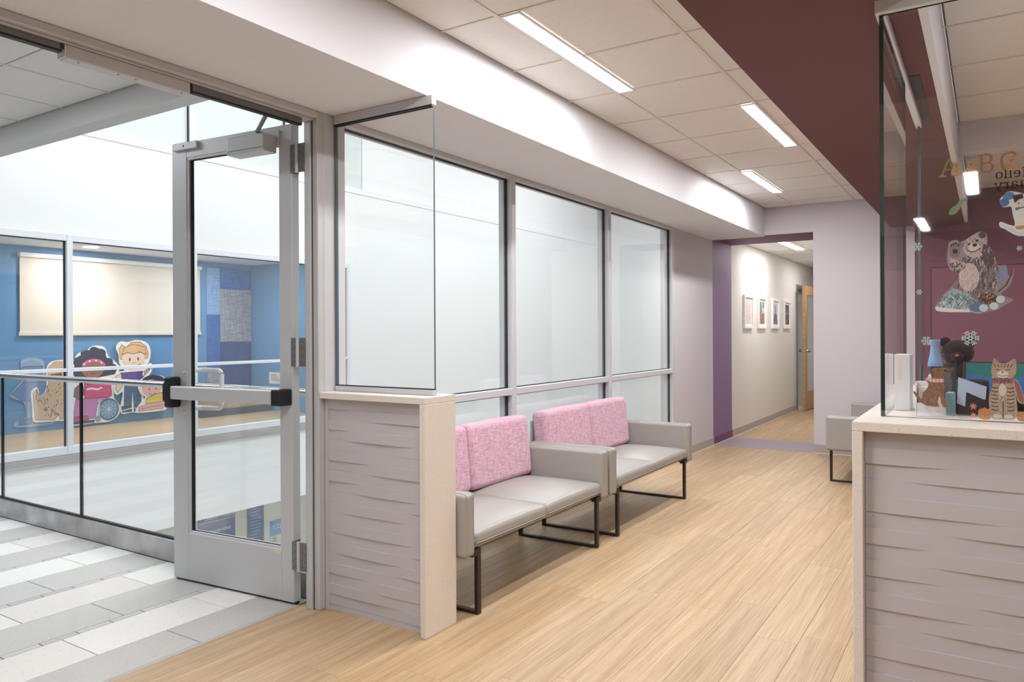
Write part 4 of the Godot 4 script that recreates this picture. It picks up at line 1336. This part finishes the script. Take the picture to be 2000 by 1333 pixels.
	shape(im, [[0.54, 0.88], [0.96, 0.9], [0.96, 0.97], [0.54, 0.97]], c8(104, 134, 176))
	cutout("child_cutout", "faint pale blue cutout painted as the reflection of a child in a skirt", 0.09, 1.02, -4.95, -5.50, [[0.26, 0.0], [0.76, 0.0], [0.84, 0.26], [1.0, 0.48], [0.78, 0.64], [0.76, 0.86], [1.0, 0.9], [0.98, 1.0], [0.14, 1.0], [0.16, 0.9], [0.36, 0.86], [0.32, 0.64], [0.0, 0.52], [0.3, 0.28]], im, 0.004)

func level_below() -> void:
	var navy := mat(c8(58, 84, 128), 0.6)
	var w: Material = M.caulk
	var a := thing("wall_sign", "wide navy directory sign on the floor below listing clinics", "sign", Vector3(-9.598, -1.95, -6.94))
	obj("board", mb().box(Vector3(0, 0, -0.31), Vector3(0.02, 0.8, 0.31), 0.002), navy, a)
	obj("header_band", mb().box(Vector3(0.0205, 0.575, -0.31), Vector3(0.0225, 0.58, 0.31)), w, a)
	text("Anticoagulation", 0.062, w, a, "lettering", Vector3(0.0212, 0.435, 0.20), PI / 2)
	text("Clinic", 0.062, w, a, "lettering", Vector3(0.0212, 0.365, 0.20), PI / 2)
	text("Cancer Library", 0.062, w, a, "lettering", Vector3(0.0212, 0.26, 0.20), PI / 2)
	text("Children's Hospital", 0.062, w, a, "lettering", Vector3(0.0212, 0.63, 0.22), PI / 2)
	var b := thing("wall_sign", "narrow navy sign with many short lines on the floor below", "sign", Vector3(-9.598, -1.95, -7.63))
	obj("board", mb().box(Vector3(0, 0, -0.15), Vector3(0.02, 0.8, 0.15), 0.002), navy, b)
	rng.seed = 8
	for k in 13:
		obj("text_line", mb().box(Vector3(0.0203, 0.06 + 0.05 * k, 0.1 - rng.randf_range(0.12, 0.2)), Vector3(0.0213, 0.072 + 0.05 * k, 0.1)), M.felt_light, b)
	var c := thing("wall_sign", "small sky blue room sign beside the navy boards", "sign", Vector3(-9.598, -1.97, -8.05))
	obj("board", mb().box(Vector3(0, 0.13, -0.14), Vector3(0.012, 0.37, 0.14), 0.002), mat(c8(98, 158, 208), 0.6), c)
	obj("lower_board", mb().box(Vector3(0, 0, -0.14), Vector3(0.01, 0.128, 0.14), 0.002), M.cream, c)
	text("170", 0.1, w, c, "lettering", Vector3(0.0128, 0.26, 0.1), PI / 2)
	for k in 4:
		obj("text_line", mb().box(Vector3(0.0102, 0.03 + 0.022 * k, 0.02), Vector3(0.0112, 0.038 + 0.022 * k, 0.1)), M.slot, c)

# ------------------------------------------------------------------ on the reception counter
const TOP := 1.0845

func desk_things() -> void:
	var box := thing("leaflet_box", "tall white leaflet box in the corner of the reception glass", "box", Vector3(-0.255, TOP, -3.06))
	obj("body", mb().box(Vector3(-0.03, 0, -0.06), Vector3(0.02, 0.2, 0.06), 0.002), M.plastic, box)
	obj("front_label", mb().box(Vector3(-0.018, 0.11, 0.0605), Vector3(-0.008, 0.185, 0.0612)), M.quartz, box)
	var st := thing("paper_stand", "low white paper stand behind the dog sticker", "paper stand", Vector3(-0.166, TOP, -2.85))
	var sb := mb()
	sb.box(Vector3(-0.04, 0, -0.03), Vector3(-0.036, 0.115, 0.03), 0.001)
	sb.box(Vector3(0.036, 0, -0.03), Vector3(0.04, 0.085, 0.03), 0.001)
	sb.box(Vector3(-0.036, 0, -0.03), Vector3(0.036, 0.115, -0.026), 0.001)
	obj("shell", sb, M.plastic, st)
	obj("front_lip", mb().box(Vector3(-0.036, 0, 0.024), Vector3(0.036, 0.045, 0.028), 0.001), M.plastic, st)
	obj("paper_stack", mb().box(Vector3(-0.033, 0.001, -0.022), Vector3(0.033, 0.098, 0.0), 0.001), M.caulk, st)
	var bt := thing("pump_bottle", "white sanitiser bottle with a pale blue pump top", "bottle", Vector3(-0.163, TOP, -3.1))
	obj("bottle_body", mb().lathe(Vector3.ZERO, [Vector2(0, 0), Vector2(0.026, 0), Vector2(0.028, 0.01), Vector2(0.028, 0.105), Vector2(0.02, 0.125), Vector2(0.011, 0.13)], 20), M.plastic, bt)
	obj("collar", mb().lathe(Vector3(0, 0.13, 0), [Vector2(0, 0), Vector2(0.014, 0), Vector2(0.014, 0.022), Vector2(0.007, 0.026), Vector2(0, 0.026)], 16), M.black, bt)
	obj("pump_top", mb().lathe(Vector3(0, 0.156, 0), [Vector2(0, 0), Vector2(0.023, 0), Vector2(0.023, 0.012), Vector2(0.016, 0.045), Vector2(0.013, 0.07), Vector2(0.018, 0.09), Vector2(0.017, 0.096), Vector2(0, 0.096)], 20), mat(c8(142, 184, 224), 0.3), bt)
	var ah := thing("leaflet_holder", "clear acrylic leaflet holder behind the blue pump bottle", "holder", Vector3(-0.155, TOP, -3.2))
	for q in [[Vector3(-0.055, 0, 0.028), Vector3(0.055, 0.15, 0.031)], [Vector3(-0.055, 0, -0.03), Vector3(0.055, 0.2, -0.027)], [Vector3(-0.055, 0, -0.027), Vector3(-0.052, 0.17, 0.028)], [Vector3(0.052, 0, -0.027), Vector3(0.055, 0.17, 0.028)]]:
		pane(ah, q[0], q[1], M.glass, M.rim_grey, "acrylic_panel")
	var fz := mat(c8(38, 28, 26), 1.0)
	fz.rim_enabled = true
	fz.rim = 0.25
	var bear := thing("toy_bear", "dark brown plush bear seated on the reception desk", "plush toy", Vector3(-0.10, TOP, -3.36))
	var body := mb()
	body.ball(Vector3(0, 0.087, 0), Vector3(0.075, 0.085, 0.06))
	body.ball(Vector3(0, 0.20, 0), Vector3(0.056, 0.05, 0.05))
	body.ball(Vector3(-0.068, 0.10, 0.02), Vector3(0.025, 0.05, 0.028))
	body.ball(Vector3(0.068, 0.10, 0.02), Vector3(0.025, 0.05, 0.028))
	body.ball(Vector3(-0.04, 0.03, 0.06), Vector3(0.028, 0.03, 0.04))
	body.ball(Vector3(0.04, 0.03, 0.06), Vector3(0.028, 0.03, 0.04))
	obj("body", body, fz, bear)
	for s in [-1.0, 1.0]:
		obj("ear", mb().ball(Vector3(s * 0.042, 0.24, 0), Vector3(0.02, 0.02, 0.012)), fz, bear)
	obj("snout", mb().ball(Vector3(0, 0.185, 0.046), Vector3(0.022, 0.017, 0.016)), fz, bear)
	obj("nose", mb().ball(Vector3(0, 0.19, 0.061), Vector3(0.007, 0.005, 0.004)), mat(c8(206, 104, 40), 0.6), bear)
	var tm := thing("card_terminal", "black payment terminal with a pale blue slip on its front", "terminal", Vector3(-0.045, TOP, -2.96))
	obj("housing", mb().rbox(Vector3(0, 0.06, 0), Vector3(0.047, 0.06, 0.035), 0.008, 3), M.black, tm)
	var slip := PackedVector2Array([Vector2(0.05, 0), Vector2(1, 0.3), Vector2(0.96, 0.74), Vector2(0.86, 0.72), Vector2(0.32, 0.5), Vector2(0.28, 1), Vector2(0, 0.9)])
	obj("slip", mb().sheet(slip, Vector3(-0.045, 0.128, 0.0362), Vector3(0.085, 0, 0), Vector3(0, -0.098, 0), Vector3(0, 0, 1), 0.0006), mat(c8(178, 196, 218), 0.5), tm)
	var tb := thing("tissue_box", "small teal box beside the payment terminal", "box", Vector3(-0.107, TOP, -2.93))
	obj("carton", mb().box(Vector3(-0.015, 0, -0.03), Vector3(0.014, 0.075, 0.03), 0.002), mat(c8(112, 152, 162), 0.6), tb)
	obj("opening", mb().box(Vector3(-0.008, 0.0755, -0.02), Vector3(0.008, 0.0762, 0.02)), M.plastic, tb)
	var im := paper(256, 128, c8(44, 96, 150))
	poly(im, [[0, 0], [1, 0], [1, 0.4], [0.6, 0.3], [0.3, 0.5], [0, 0.3]], c8(30, 104, 100))
	poly(im, [[0.2, 0.7], [0.6, 0.5], [1, 0.65], [1, 1], [0, 1]], c8(42, 90, 160))
	var mo := thing("monitor", "tilted desk monitor showing a blue and green picture", "monitor", Vector3(0.12, TOP, -3.2))
	var fr := Transform3D(Basis(Vector3.RIGHT, -0.9), Vector3(0, 0.10, 0))
	obj("bezel", mb().rbox(Vector3.ZERO, Vector3(0.2, 0.1, 0.01), 0.004, 2, 1, 0.0, fr), M.black, mo)
	var pic := obj("screen", mb().sheet(PackedVector2Array([Vector2(0, 0), Vector2(1, 0), Vector2(1, 1), Vector2(0, 1)]), Vector3(-0.19, 0.09, 0.0106), Vector3(0.38, 0, 0), Vector3(0, -0.18, 0), Vector3(0, 0, 1), 0.0005), print_mat(im, 0.2), mo)
	pic.transform = fr
	obj("stand", mb().box(Vector3(-0.06, 0, -0.06), Vector3(0.06, 0.06, 0.0), 0.004), M.black, mo)
	var dr := struct_node("door_3", "plum painted door in the wall behind the reception desk", "door", Vector3(0.0, 0, -8.898))
	var dp := mat(c8(132, 84, 100), 0.55)
	obj("leaf", mb().box(Vector3(-0.50, 0.005, 0), Vector3(0.45, 2.02, 0.012), 0.002), dp, dr)
	obj("jamb", mb().box(Vector3(-0.56, 0, 0), Vector3(-0.5005, 2.08, 0.022), 0.002), M.plum_wall, dr)
	obj("jamb", mb().box(Vector3(0.4505, 0, 0), Vector3(0.51, 2.08, 0.022), 0.002), M.plum_wall, dr)
	obj("head", mb().box(Vector3(-0.50, 2.0205, 0), Vector3(0.45, 2.08, 0.022), 0.002), M.plum_wall, dr)
	obj("handle", mb().tube([Vector3(0.38, 1.0, 0.012), Vector3(0.38, 1.0, 0.06), Vector3(0.27, 1.0, 0.06)], 0.01, 8), M.chrome, dr)

# ------------------------------------------------------------------ stickers on the reception glass
const STICK := -2.7806

func sticker(called: String, label: String, x0: float, x1: float, y1: float, y0: float, outline: Array, im: Image, group := "stickers on the reception glass", lift := 0.0) -> void:
	var o := Vector3((x0 + x1) / 2, y0, STICK - lift)
	var b := mb().sheet(smooth_outline(outline), Vector3((x0 - x1) / 2, y1 - y0, 0), Vector3(x1 - x0, 0, 0), Vector3(0, y0 - y1, 0), Vector3(0, 0, 1), 0.0004)
	tag(obj(called, b, print_mat(im), self, o), label, "sticker", group)

func snowflake(label: String, x: float, y: float, r: float) -> void:
	var b := mb()
	for k in 6:
		var a := TAU * k / 6.0
		var d := Vector3(cos(a), sin(a), 0)
		var p := Vector3(-d.y, d.x, 0)
		b.quad(p * r * 0.09, d * r + p * r * 0.07, d * r - p * r * 0.07, p * -r * 0.09, Vector3(0, 0, 1))
		for q in [0.45, 0.72]:
			for s in [-1.0, 1.0]:
				var e: Vector3 = d * 0.6 + p * 0.8 * s
				var c: Vector3 = d * r * q
				var n2 := Vector3(-e.y, e.x, 0) * r * 0.06
				b.quad(c + n2, c + e * r * 0.36 + n2, c + e * r * 0.36 - n2, c - n2, Vector3(0, 0, 1))
	var o := obj("snowflake_sticker", b, M.snow, self, Vector3(x, y, STICK))
	tag(o, label, "sticker", "snowflake stickers on the reception glass")

func stickers() -> void:
	M.snow = mat(c8(206, 224, 224), 0.6)
	rng.seed = 500
	# waving bear
	var dk := c8(78, 68, 72)
	var md := c8(132, 120, 120)
	var lt := c8(190, 176, 172)
	var im := paper(320, 384, c8(150, 140, 142))
	poly(im, [[0.36, 0.3], [0.74, 0.26], [0.8, 0.6], [0.74, 0.78], [0.3, 0.84], [0.22, 0.7]], md)
	dabs(im, 0.55, 0.5, 0.26, 0.3, 420, 0.05, [dk, md, c8(110, 98, 100), lt], 0.5)
	ell(im, 0.44, 0.55, 0.13, 0.17, c8(206, 190, 184))
	dabs(im, 0.44, 0.55, 0.12, 0.16, 120, 0.035, [lt, c8(214, 202, 196), c8(176, 160, 158)], 0.3)
	ell(im, 0.52, 0.18, 0.155, 0.135, lt)
	dabs(im, 0.52, 0.13, 0.15, 0.09, 120, 0.03, [md, lt, c8(160, 148, 146)], 0.6)
	dabs(im, 0.68, 0.26, 0.07, 0.14, 90, 0.04, [dk, c8(92, 78, 80)], 0.5)
	ell(im, 0.34, 0.155, 0.04, 0.035, md)
	ell(im, 0.61, 0.045, 0.045, 0.04, dk)
	ell(im, 0.505, 0.19, 0.075, 0.055, c8(214, 202, 196))
	ell(im, 0.515, 0.16, 0.03, 0.02, c8(44, 38, 42))
	ell(im, 0.44, 0.145, 0.016, 0.014, c8(36, 32, 36))
	ell(im, 0.545, 0.105, 0.018, 0.014, c8(36, 32, 36))
	stroke(im, [[0.42, 0.22], [0.47, 0.24], [0.53, 0.235], [0.58, 0.2]], 0.014, c8(70, 60, 62))
	poly(im, [[0.19, 0.3], [0.36, 0.36], [0.44, 0.4], [0.36, 0.47], [0.22, 0.44]], lt)
	dabs(im, 0.29, 0.4, 0.1, 0.06, 80, 0.03, [md, lt, dk], 0.6)
	ell(im, 0.26, 0.21, 0.075, 0.1, md)
	ell(im, 0.265, 0.225, 0.035, 0.03, c8(52, 44, 48))
	for k in 4:
		ell(im, 0.215 + 0.03 * k, 0.15 - 0.012 * (k % 3), 0.012, 0.016, c8(52, 44, 48))
	poly(im, [[0.0, 0.94], [0.1, 0.78], [0.24, 0.68], [0.42, 0.74], [0.56, 0.88], [0.6, 1], [0.0, 1]], c8(156, 174, 182))
	dabs(im, 0.28, 0.84, 0.26, 0.12, 200, 0.035, [c8(206, 220, 224), c8(112, 134, 142), c8(156, 172, 184), c8(92, 110, 116)], 1.0)
	poly(im, [[0, 0.9], [0.2, 0.93], [0.45, 0.95], [0.45, 1], [0, 1]], c8(226, 222, 222))
	ell(im, 0.56, 0.92, 0.12, 0.06, c8(96, 118, 158))
	ell(im, 0.68, 0.82, 0.12, 0.065, c8(88, 60, 40))
	dabs(im, 0.68, 0.81, 0.11, 0.055, 60, 0.025, [c8(214, 190, 160), c8(120, 84, 54), c8(56, 36, 26)], 0.8)
	for q in [[0.83, 0.83], [0.75, 0.91], [0.62, 0.93]]:
		ell(im, q[0], q[1], 0.055, 0.045, c8(200, 218, 220))
	for k in 5:
		stroke(im, [[0.82, 0.62], [0.78 + 0.045 * k, 0.45 + 0.02 * absf(k - 2)]], 0.026, c8(126, 144, 176))
	stroke(im, [[0.8, 0.74], [0.9, 0.66], [0.98, 0.5]], 0.016, c8(70, 50, 50))
	sticker("bear_sticker", "large grey waving bear sticker on the reception glass", -0.145, 0.069, 1.681, 1.422, [[0.17, 0.2], [0.2, 0.1], [0.3, 0.09], [0.34, 0.17], [0.32, 0.12], [0.4, 0.09], [0.5, 0.03], [0.58, 0.0], [0.66, 0.03], [0.68, 0.14], [0.75, 0.28], [0.8, 0.42], [0.9, 0.42], [0.93, 0.56], [1.0, 0.47], [0.95, 0.66], [0.84, 0.76], [0.9, 0.8], [0.99, 0.84], [0.88, 0.9], [0.8, 0.95], [0.66, 0.98], [0.54, 1.0], [0.46, 0.98], [0.1, 0.97], [0.0, 0.92], [0.1, 0.76], [0.22, 0.66], [0.3, 0.5], [0.2, 0.45], [0.16, 0.34]], im)
	# dog
	im = paper(224, 288, c8(140, 104, 76))
	dabs(im, 0.5, 0.55, 0.5, 0.5, 520, 0.04, [c8(122, 88, 62), c8(158, 120, 88), c8(104, 74, 52)], 0.5)
	ell(im, 0.7, 0.14, 0.24, 0.12, c8(132, 96, 68))
	ell(im, 0.93, 0.08, 0.05, 0.03, c8(50, 34, 30))
	ell(im, 0.72, 0.06, 0.02, 0.014, c8(40, 28, 24))
	ell(im, 0.52, 0.16, 0.06, 0.1, c8(104, 74, 50))
	stroke(im, [[0.36, 0.3], [0.6, 0.34], [0.86, 0.33]], 0.1, c8(216, 168, 166))
	for k in 4:
		stroke(im, [[0.5 + 0.1 * k, 0.29], [0.5 + 0.1 * k, 0.38]], 0.02, c8(240, 228, 226))
	sticker("dog_sticker", "brown puppy sticker with a pink striped collar", -0.209, -0.109, 1.251, 1.122, [[0.5, 0.12], [0.58, 0.02], [0.74, 0.01], [0.96, 0.03], [0.99, 0.09], [0.86, 0.17], [0.88, 0.32], [0.9, 0.52], [0.88, 0.72], [0.98, 0.96], [0.84, 0.99], [0.76, 0.72], [0.7, 0.9], [0.74, 0.99], [0.4, 0.98], [0.2, 0.88], [0.06, 0.74], [0.0, 0.63], [0.1, 0.66], [0.24, 0.82], [0.28, 0.66], [0.4, 0.54], [0.44, 0.42], [0.36, 0.34], [0.34, 0.27], [0.52, 0.28]], im)
	# tabby cat with a scarf
	im = paper(256, 448, c8(170, 148, 126))
	dabs(im, 0.5, 0.5, 0.5, 0.5, 500, 0.035, [c8(190, 170, 148), c8(150, 126, 104), c8(206, 190, 172)], 0.4)
	ell(im, 0.44, 0.2, 0.34, 0.13, c8(178, 154, 130))
	ell(im, 0.43, 0.27, 0.17, 0.055, c8(222, 212, 200))
	ell(im, 0.43, 0.235, 0.03, 0.014, c8(150, 92, 84))
	stroke(im, [[0.26, 0.275], [0.43, 0.3], [0.6, 0.275]], 0.014, c8(84, 66, 58))
	stroke(im, [[0.24, 0.19], [0.34, 0.2]], 0.02, c8(60, 46, 40))
	stroke(im, [[0.52, 0.2], [0.62, 0.185]], 0.02, c8(60, 46, 40))
	for k in 6:
		stroke(im, [[0.2 + 0.1 * k, 0.1], [0.24 + 0.08 * k, 0.15]], 0.022, c8(78, 60, 52))
	poly(im, [[0.16, 0.33], [0.7, 0.33], [0.72, 0.41], [0.14, 0.41]], c8(132, 84, 78))
	dabs(im, 0.44, 0.36, 0.26, 0.03, 40, 0.04, [c8(170, 116, 106), c8(96, 58, 56)], 1.0)
	poly(im, [[0.72, 0.34], [0.86, 0.4], [1, 0.66], [0.96, 0.74], [0.84, 0.66]], c8(150, 96, 88))
	ell(im, 0.42, 0.52, 0.1, 0.1, c8(214, 202, 188))
	for k in 7:
		var y := 0.48 + 0.06 * k
		stroke(im, [[0.12, y], [0.22, y + 0.018], [0.3, y + 0.012]], 0.026, c8(62, 50, 44))
		stroke(im, [[0.74, y], [0.64, y + 0.018], [0.56, y + 0.012]], 0.026, c8(62, 50, 44))
	stroke(im, [[0.44, 0.7], [0.44, 0.98]], 0.03, c8(58, 48, 44))
	ell(im, 0.28, 0.95, 0.12, 0.035, c8(210, 198, 184))
	ell(im, 0.58, 0.95, 0.12, 0.035, c8(210, 198, 184))
	sticker("cat_sticker", "striped tabby cat sticker with a plaid scarf", -0.004, 0.092, 1.284, 1.092, [[0.12, 0.2], [0.16, 0.08], [0.2, 0.0], [0.34, 0.08], [0.56, 0.08], [0.76, 0.01], [0.8, 0.14], [0.78, 0.26], [0.7, 0.33], [0.84, 0.37], [1.0, 0.62], [0.98, 0.74], [0.84, 0.7], [0.78, 0.6], [0.82, 0.82], [0.76, 0.98], [0.44, 1.0], [0.12, 0.98], [0.06, 0.8], [0.06, 0.62], [0.16, 0.44], [0.14, 0.32]], im)
	# pumpkins and leaves at its feet
	for q in [[-0.028, 0.008, 1.128, 1.089, "orange pumpkin sticker low on the glass before the cat"], [0.072, 0.12, 1.122, 1.088, "orange pumpkin sticker low on the glass behind the cat"]]:
		im = paper(128, 96, c8(206, 132, 70))
		dabs(im, 0.5, 0.5, 0.5, 0.5, 160, 0.07, [c8(226, 170, 92), c8(176, 92, 60), c8(214, 150, 110)], 0.2)
		for k in 5:
			stroke(im, [[0.15 + 0.17 * k, 0.2], [0.12 + 0.18 * k, 0.85]], 0.02, c8(150, 80, 44))
		sticker("pumpkin_sticker", q[4], q[0], q[1], q[2], q[3], [[0.0, 0.5], [0.1, 0.2], [0.42, 0.1], [0.5, 0.0], [0.58, 0.1], [0.9, 0.2], [1.0, 0.5], [0.9, 0.9], [0.5, 1.0], [0.1, 0.9]], im, "pumpkin stickers on the reception glass", 0.0006)
	for q in [[-0.052, -0.03, 1.142, 1.116, "upper red maple leaf sticker beside the cat"], [-0.05, -0.032, 1.112, 1.09, "lower red maple leaf sticker beside the cat"]]:
		im = paper(48, 48, c8(206, 112, 96))
		dabs(im, 0.5, 0.5, 0.5, 0.5, 30, 0.1, [c8(226, 140, 110), c8(176, 80, 70)], 0.6)
		sticker("leaf_sticker", q[4], q[0], q[1], q[2], q[3], [[0.5, 0.0], [0.6, 0.3], [0.85, 0.15], [0.78, 0.4], [1.0, 0.5], [0.75, 0.62], [0.8, 0.9], [0.5, 0.75], [0.2, 0.95], [0.28, 0.65], [0.0, 0.55], [0.24, 0.42], [0.12, 0.15], [0.4, 0.3]], im, "leaf stickers on the reception glass")
	# letters with little animals
	var letters := [["A", -0.133, -0.092, 1.866, c8(132, 126, 74)], ["B", -0.03, 0.012, 1.866, c8(160, 108, 52)], ["C", 0.028, 0.072, 1.864, c8(168, 112, 48)]]
	for k in 3:
		var q: Array = letters[k]
		var t := thing("letter_sticker", ["olive letter A sticker with a small animal on the reception glass", "brown letter B sticker with a small bear on the reception glass", "brown letter C sticker with a small animal on the reception glass"][k], "sticker", Vector3(q[1], q[3], STICK), 0.0, "letter stickers on the reception glass")
		text(q[0], 0.082, mat(q[4], 0.6), t, "letter", Vector3(0, 0.027, 0), 0.0, false, "Droid Serif")
		im = paper(64, 64, c8(188, 150, 112))
		dabs(im, 0.5, 0.5, 0.5, 0.5, 60, 0.08, [c8(206, 172, 136), c8(160, 122, 88)], 0.5)
		ell(im, 0.4, 0.3, 0.04, 0.04, c8(60, 40, 34))
		ell(im, 0.6, 0.3, 0.04, 0.04, c8(60, 40, 34))
		ell(im, 0.5, 0.42, 0.06, 0.04, c8(90, 60, 48))
		var ax: float = [0.034, -0.03, 0.018][k]
		obj("animal", mb().sheet(smooth_outline([[0.2, 0.2], [0.18, 0.04], [0.34, 0.08], [0.66, 0.08], [0.82, 0.04], [0.8, 0.2], [0.8, 0.45], [0.95, 0.7], [0.9, 1.0], [0.1, 1.0], [0.05, 0.7], [0.2, 0.45]]), Vector3(ax, 0.046, 0.0008), Vector3(0.032, 0, 0), Vector3(0, -0.044, 0), Vector3(0, 0, 1), 0.0004), print_mat(im), t)
	# month greeting, meant to be read from the desk side
	var g := thing("greeting_sticker", "dark lettering sticker reading backwards above the skiing snowman", "sticker", Vector3(0.18, 1.80, STICK))
	text("Hello", 0.04, M.gasket, g, "lettering", Vector3(-0.06, 0.055, 0), 0.0, true, "Droid Serif")
	text("January", 0.04, M.gasket, g, "lettering", Vector3(-0.01, 0.022, 0), 0.0, true, "Droid Serif")
	# skiing snowman
	im = paper(160, 224, c8(226, 228, 226))
	ell(im, 0.24, 0.1, 0.16, 0.09, c8(90, 136, 190))
	ell(im, 0.12, 0.24, 0.14, 0.09, c8(70, 118, 178))
	poly(im, [[0.34, 0.1], [0.6, 0.08], [0.64, 0.22], [0.4, 0.26]], c8(36, 36, 40))
	ell(im, 0.62, 0.3, 0.2, 0.12, c8(236, 226, 206))
	stroke(im, [[0.42, 0.4], [0.9, 0.38]], 0.08, c8(64, 120, 172))
	ell(im, 0.64, 0.56, 0.26, 0.17, c8(232, 230, 226))
	ell(im, 0.5, 0.28, 0.02, 0.015, c8(30, 30, 34))
	poly(im, [[0.4, 0.78], [0.9, 0.76], [0.9, 0.84], [0.45, 0.86]], c8(196, 160, 96))
	stroke(im, [[0.02, 0.72], [0.2, 0.8], [0.5, 0.95], [1, 0.96]], 0.07, c8(206, 214, 218))
	sticker("snowman_sticker", "snowman on skis sticker at the edge of the reception glass", 0.031, 0.13, 1.80, 1.66, [[0.0, 0.2], [0.1, 0.08], [0.24, 0.0], [0.5, 0.04], [0.7, 0.12], [0.9, 0.3], [0.96, 0.5], [0.94, 0.78], [1.0, 0.98], [0.5, 1.0], [0.16, 0.84], [0.0, 0.76], [0.02, 0.66], [0.2, 0.72], [0.4, 0.76], [0.34, 0.5], [0.3, 0.34], [0.1, 0.34]], im)
	# small green bird
	im = paper(96, 64, c8(110, 140, 104))
	dabs(im, 0.5, 0.5, 0.5, 0.5, 60, 0.09, [c8(150, 168, 120), c8(80, 116, 84), c8(176, 112, 106)], 0.7)
	sticker("sprig_sticker", "small green sprig sticker below the letters", -0.105, -0.052, 1.79, 1.742, [[0.0, 0.98], [0.1, 0.6], [0.4, 0.36], [0.6, 0.1], [1.0, 0.0], [0.96, 0.1], [0.7, 0.3], [0.6, 0.6], [0.3, 1.0]], im)
	snowflake("largest snowflake sticker above the plush bear", -0.048, 1.345, 0.024)
	snowflake("snowflake sticker high on the glass by the lavender wall", -0.195, 1.645, 0.0145)
	snowflake("tiny snowflake sticker at the middle of the glass edge", -0.190, 1.496, 0.009)
	snowflake("snowflake sticker near the top of the leaflet box", -0.170, 1.336, 0.015)
	snowflake("tiny snowflake sticker beside the bear sticker", 0.082, 1.622, 0.008)

func _ready() -> void:
	rng.seed = 1
	make_materials()
	set_camera()
	set_world()
	lights()
	floors()
	shell()
	window_wall()
	curtain_wall()
	entrance()
	low_wall()
	reception()
	balustrade()
	benches()
	corridor()
	blue_room()
	level_below()
	desk_things()
	stickers()
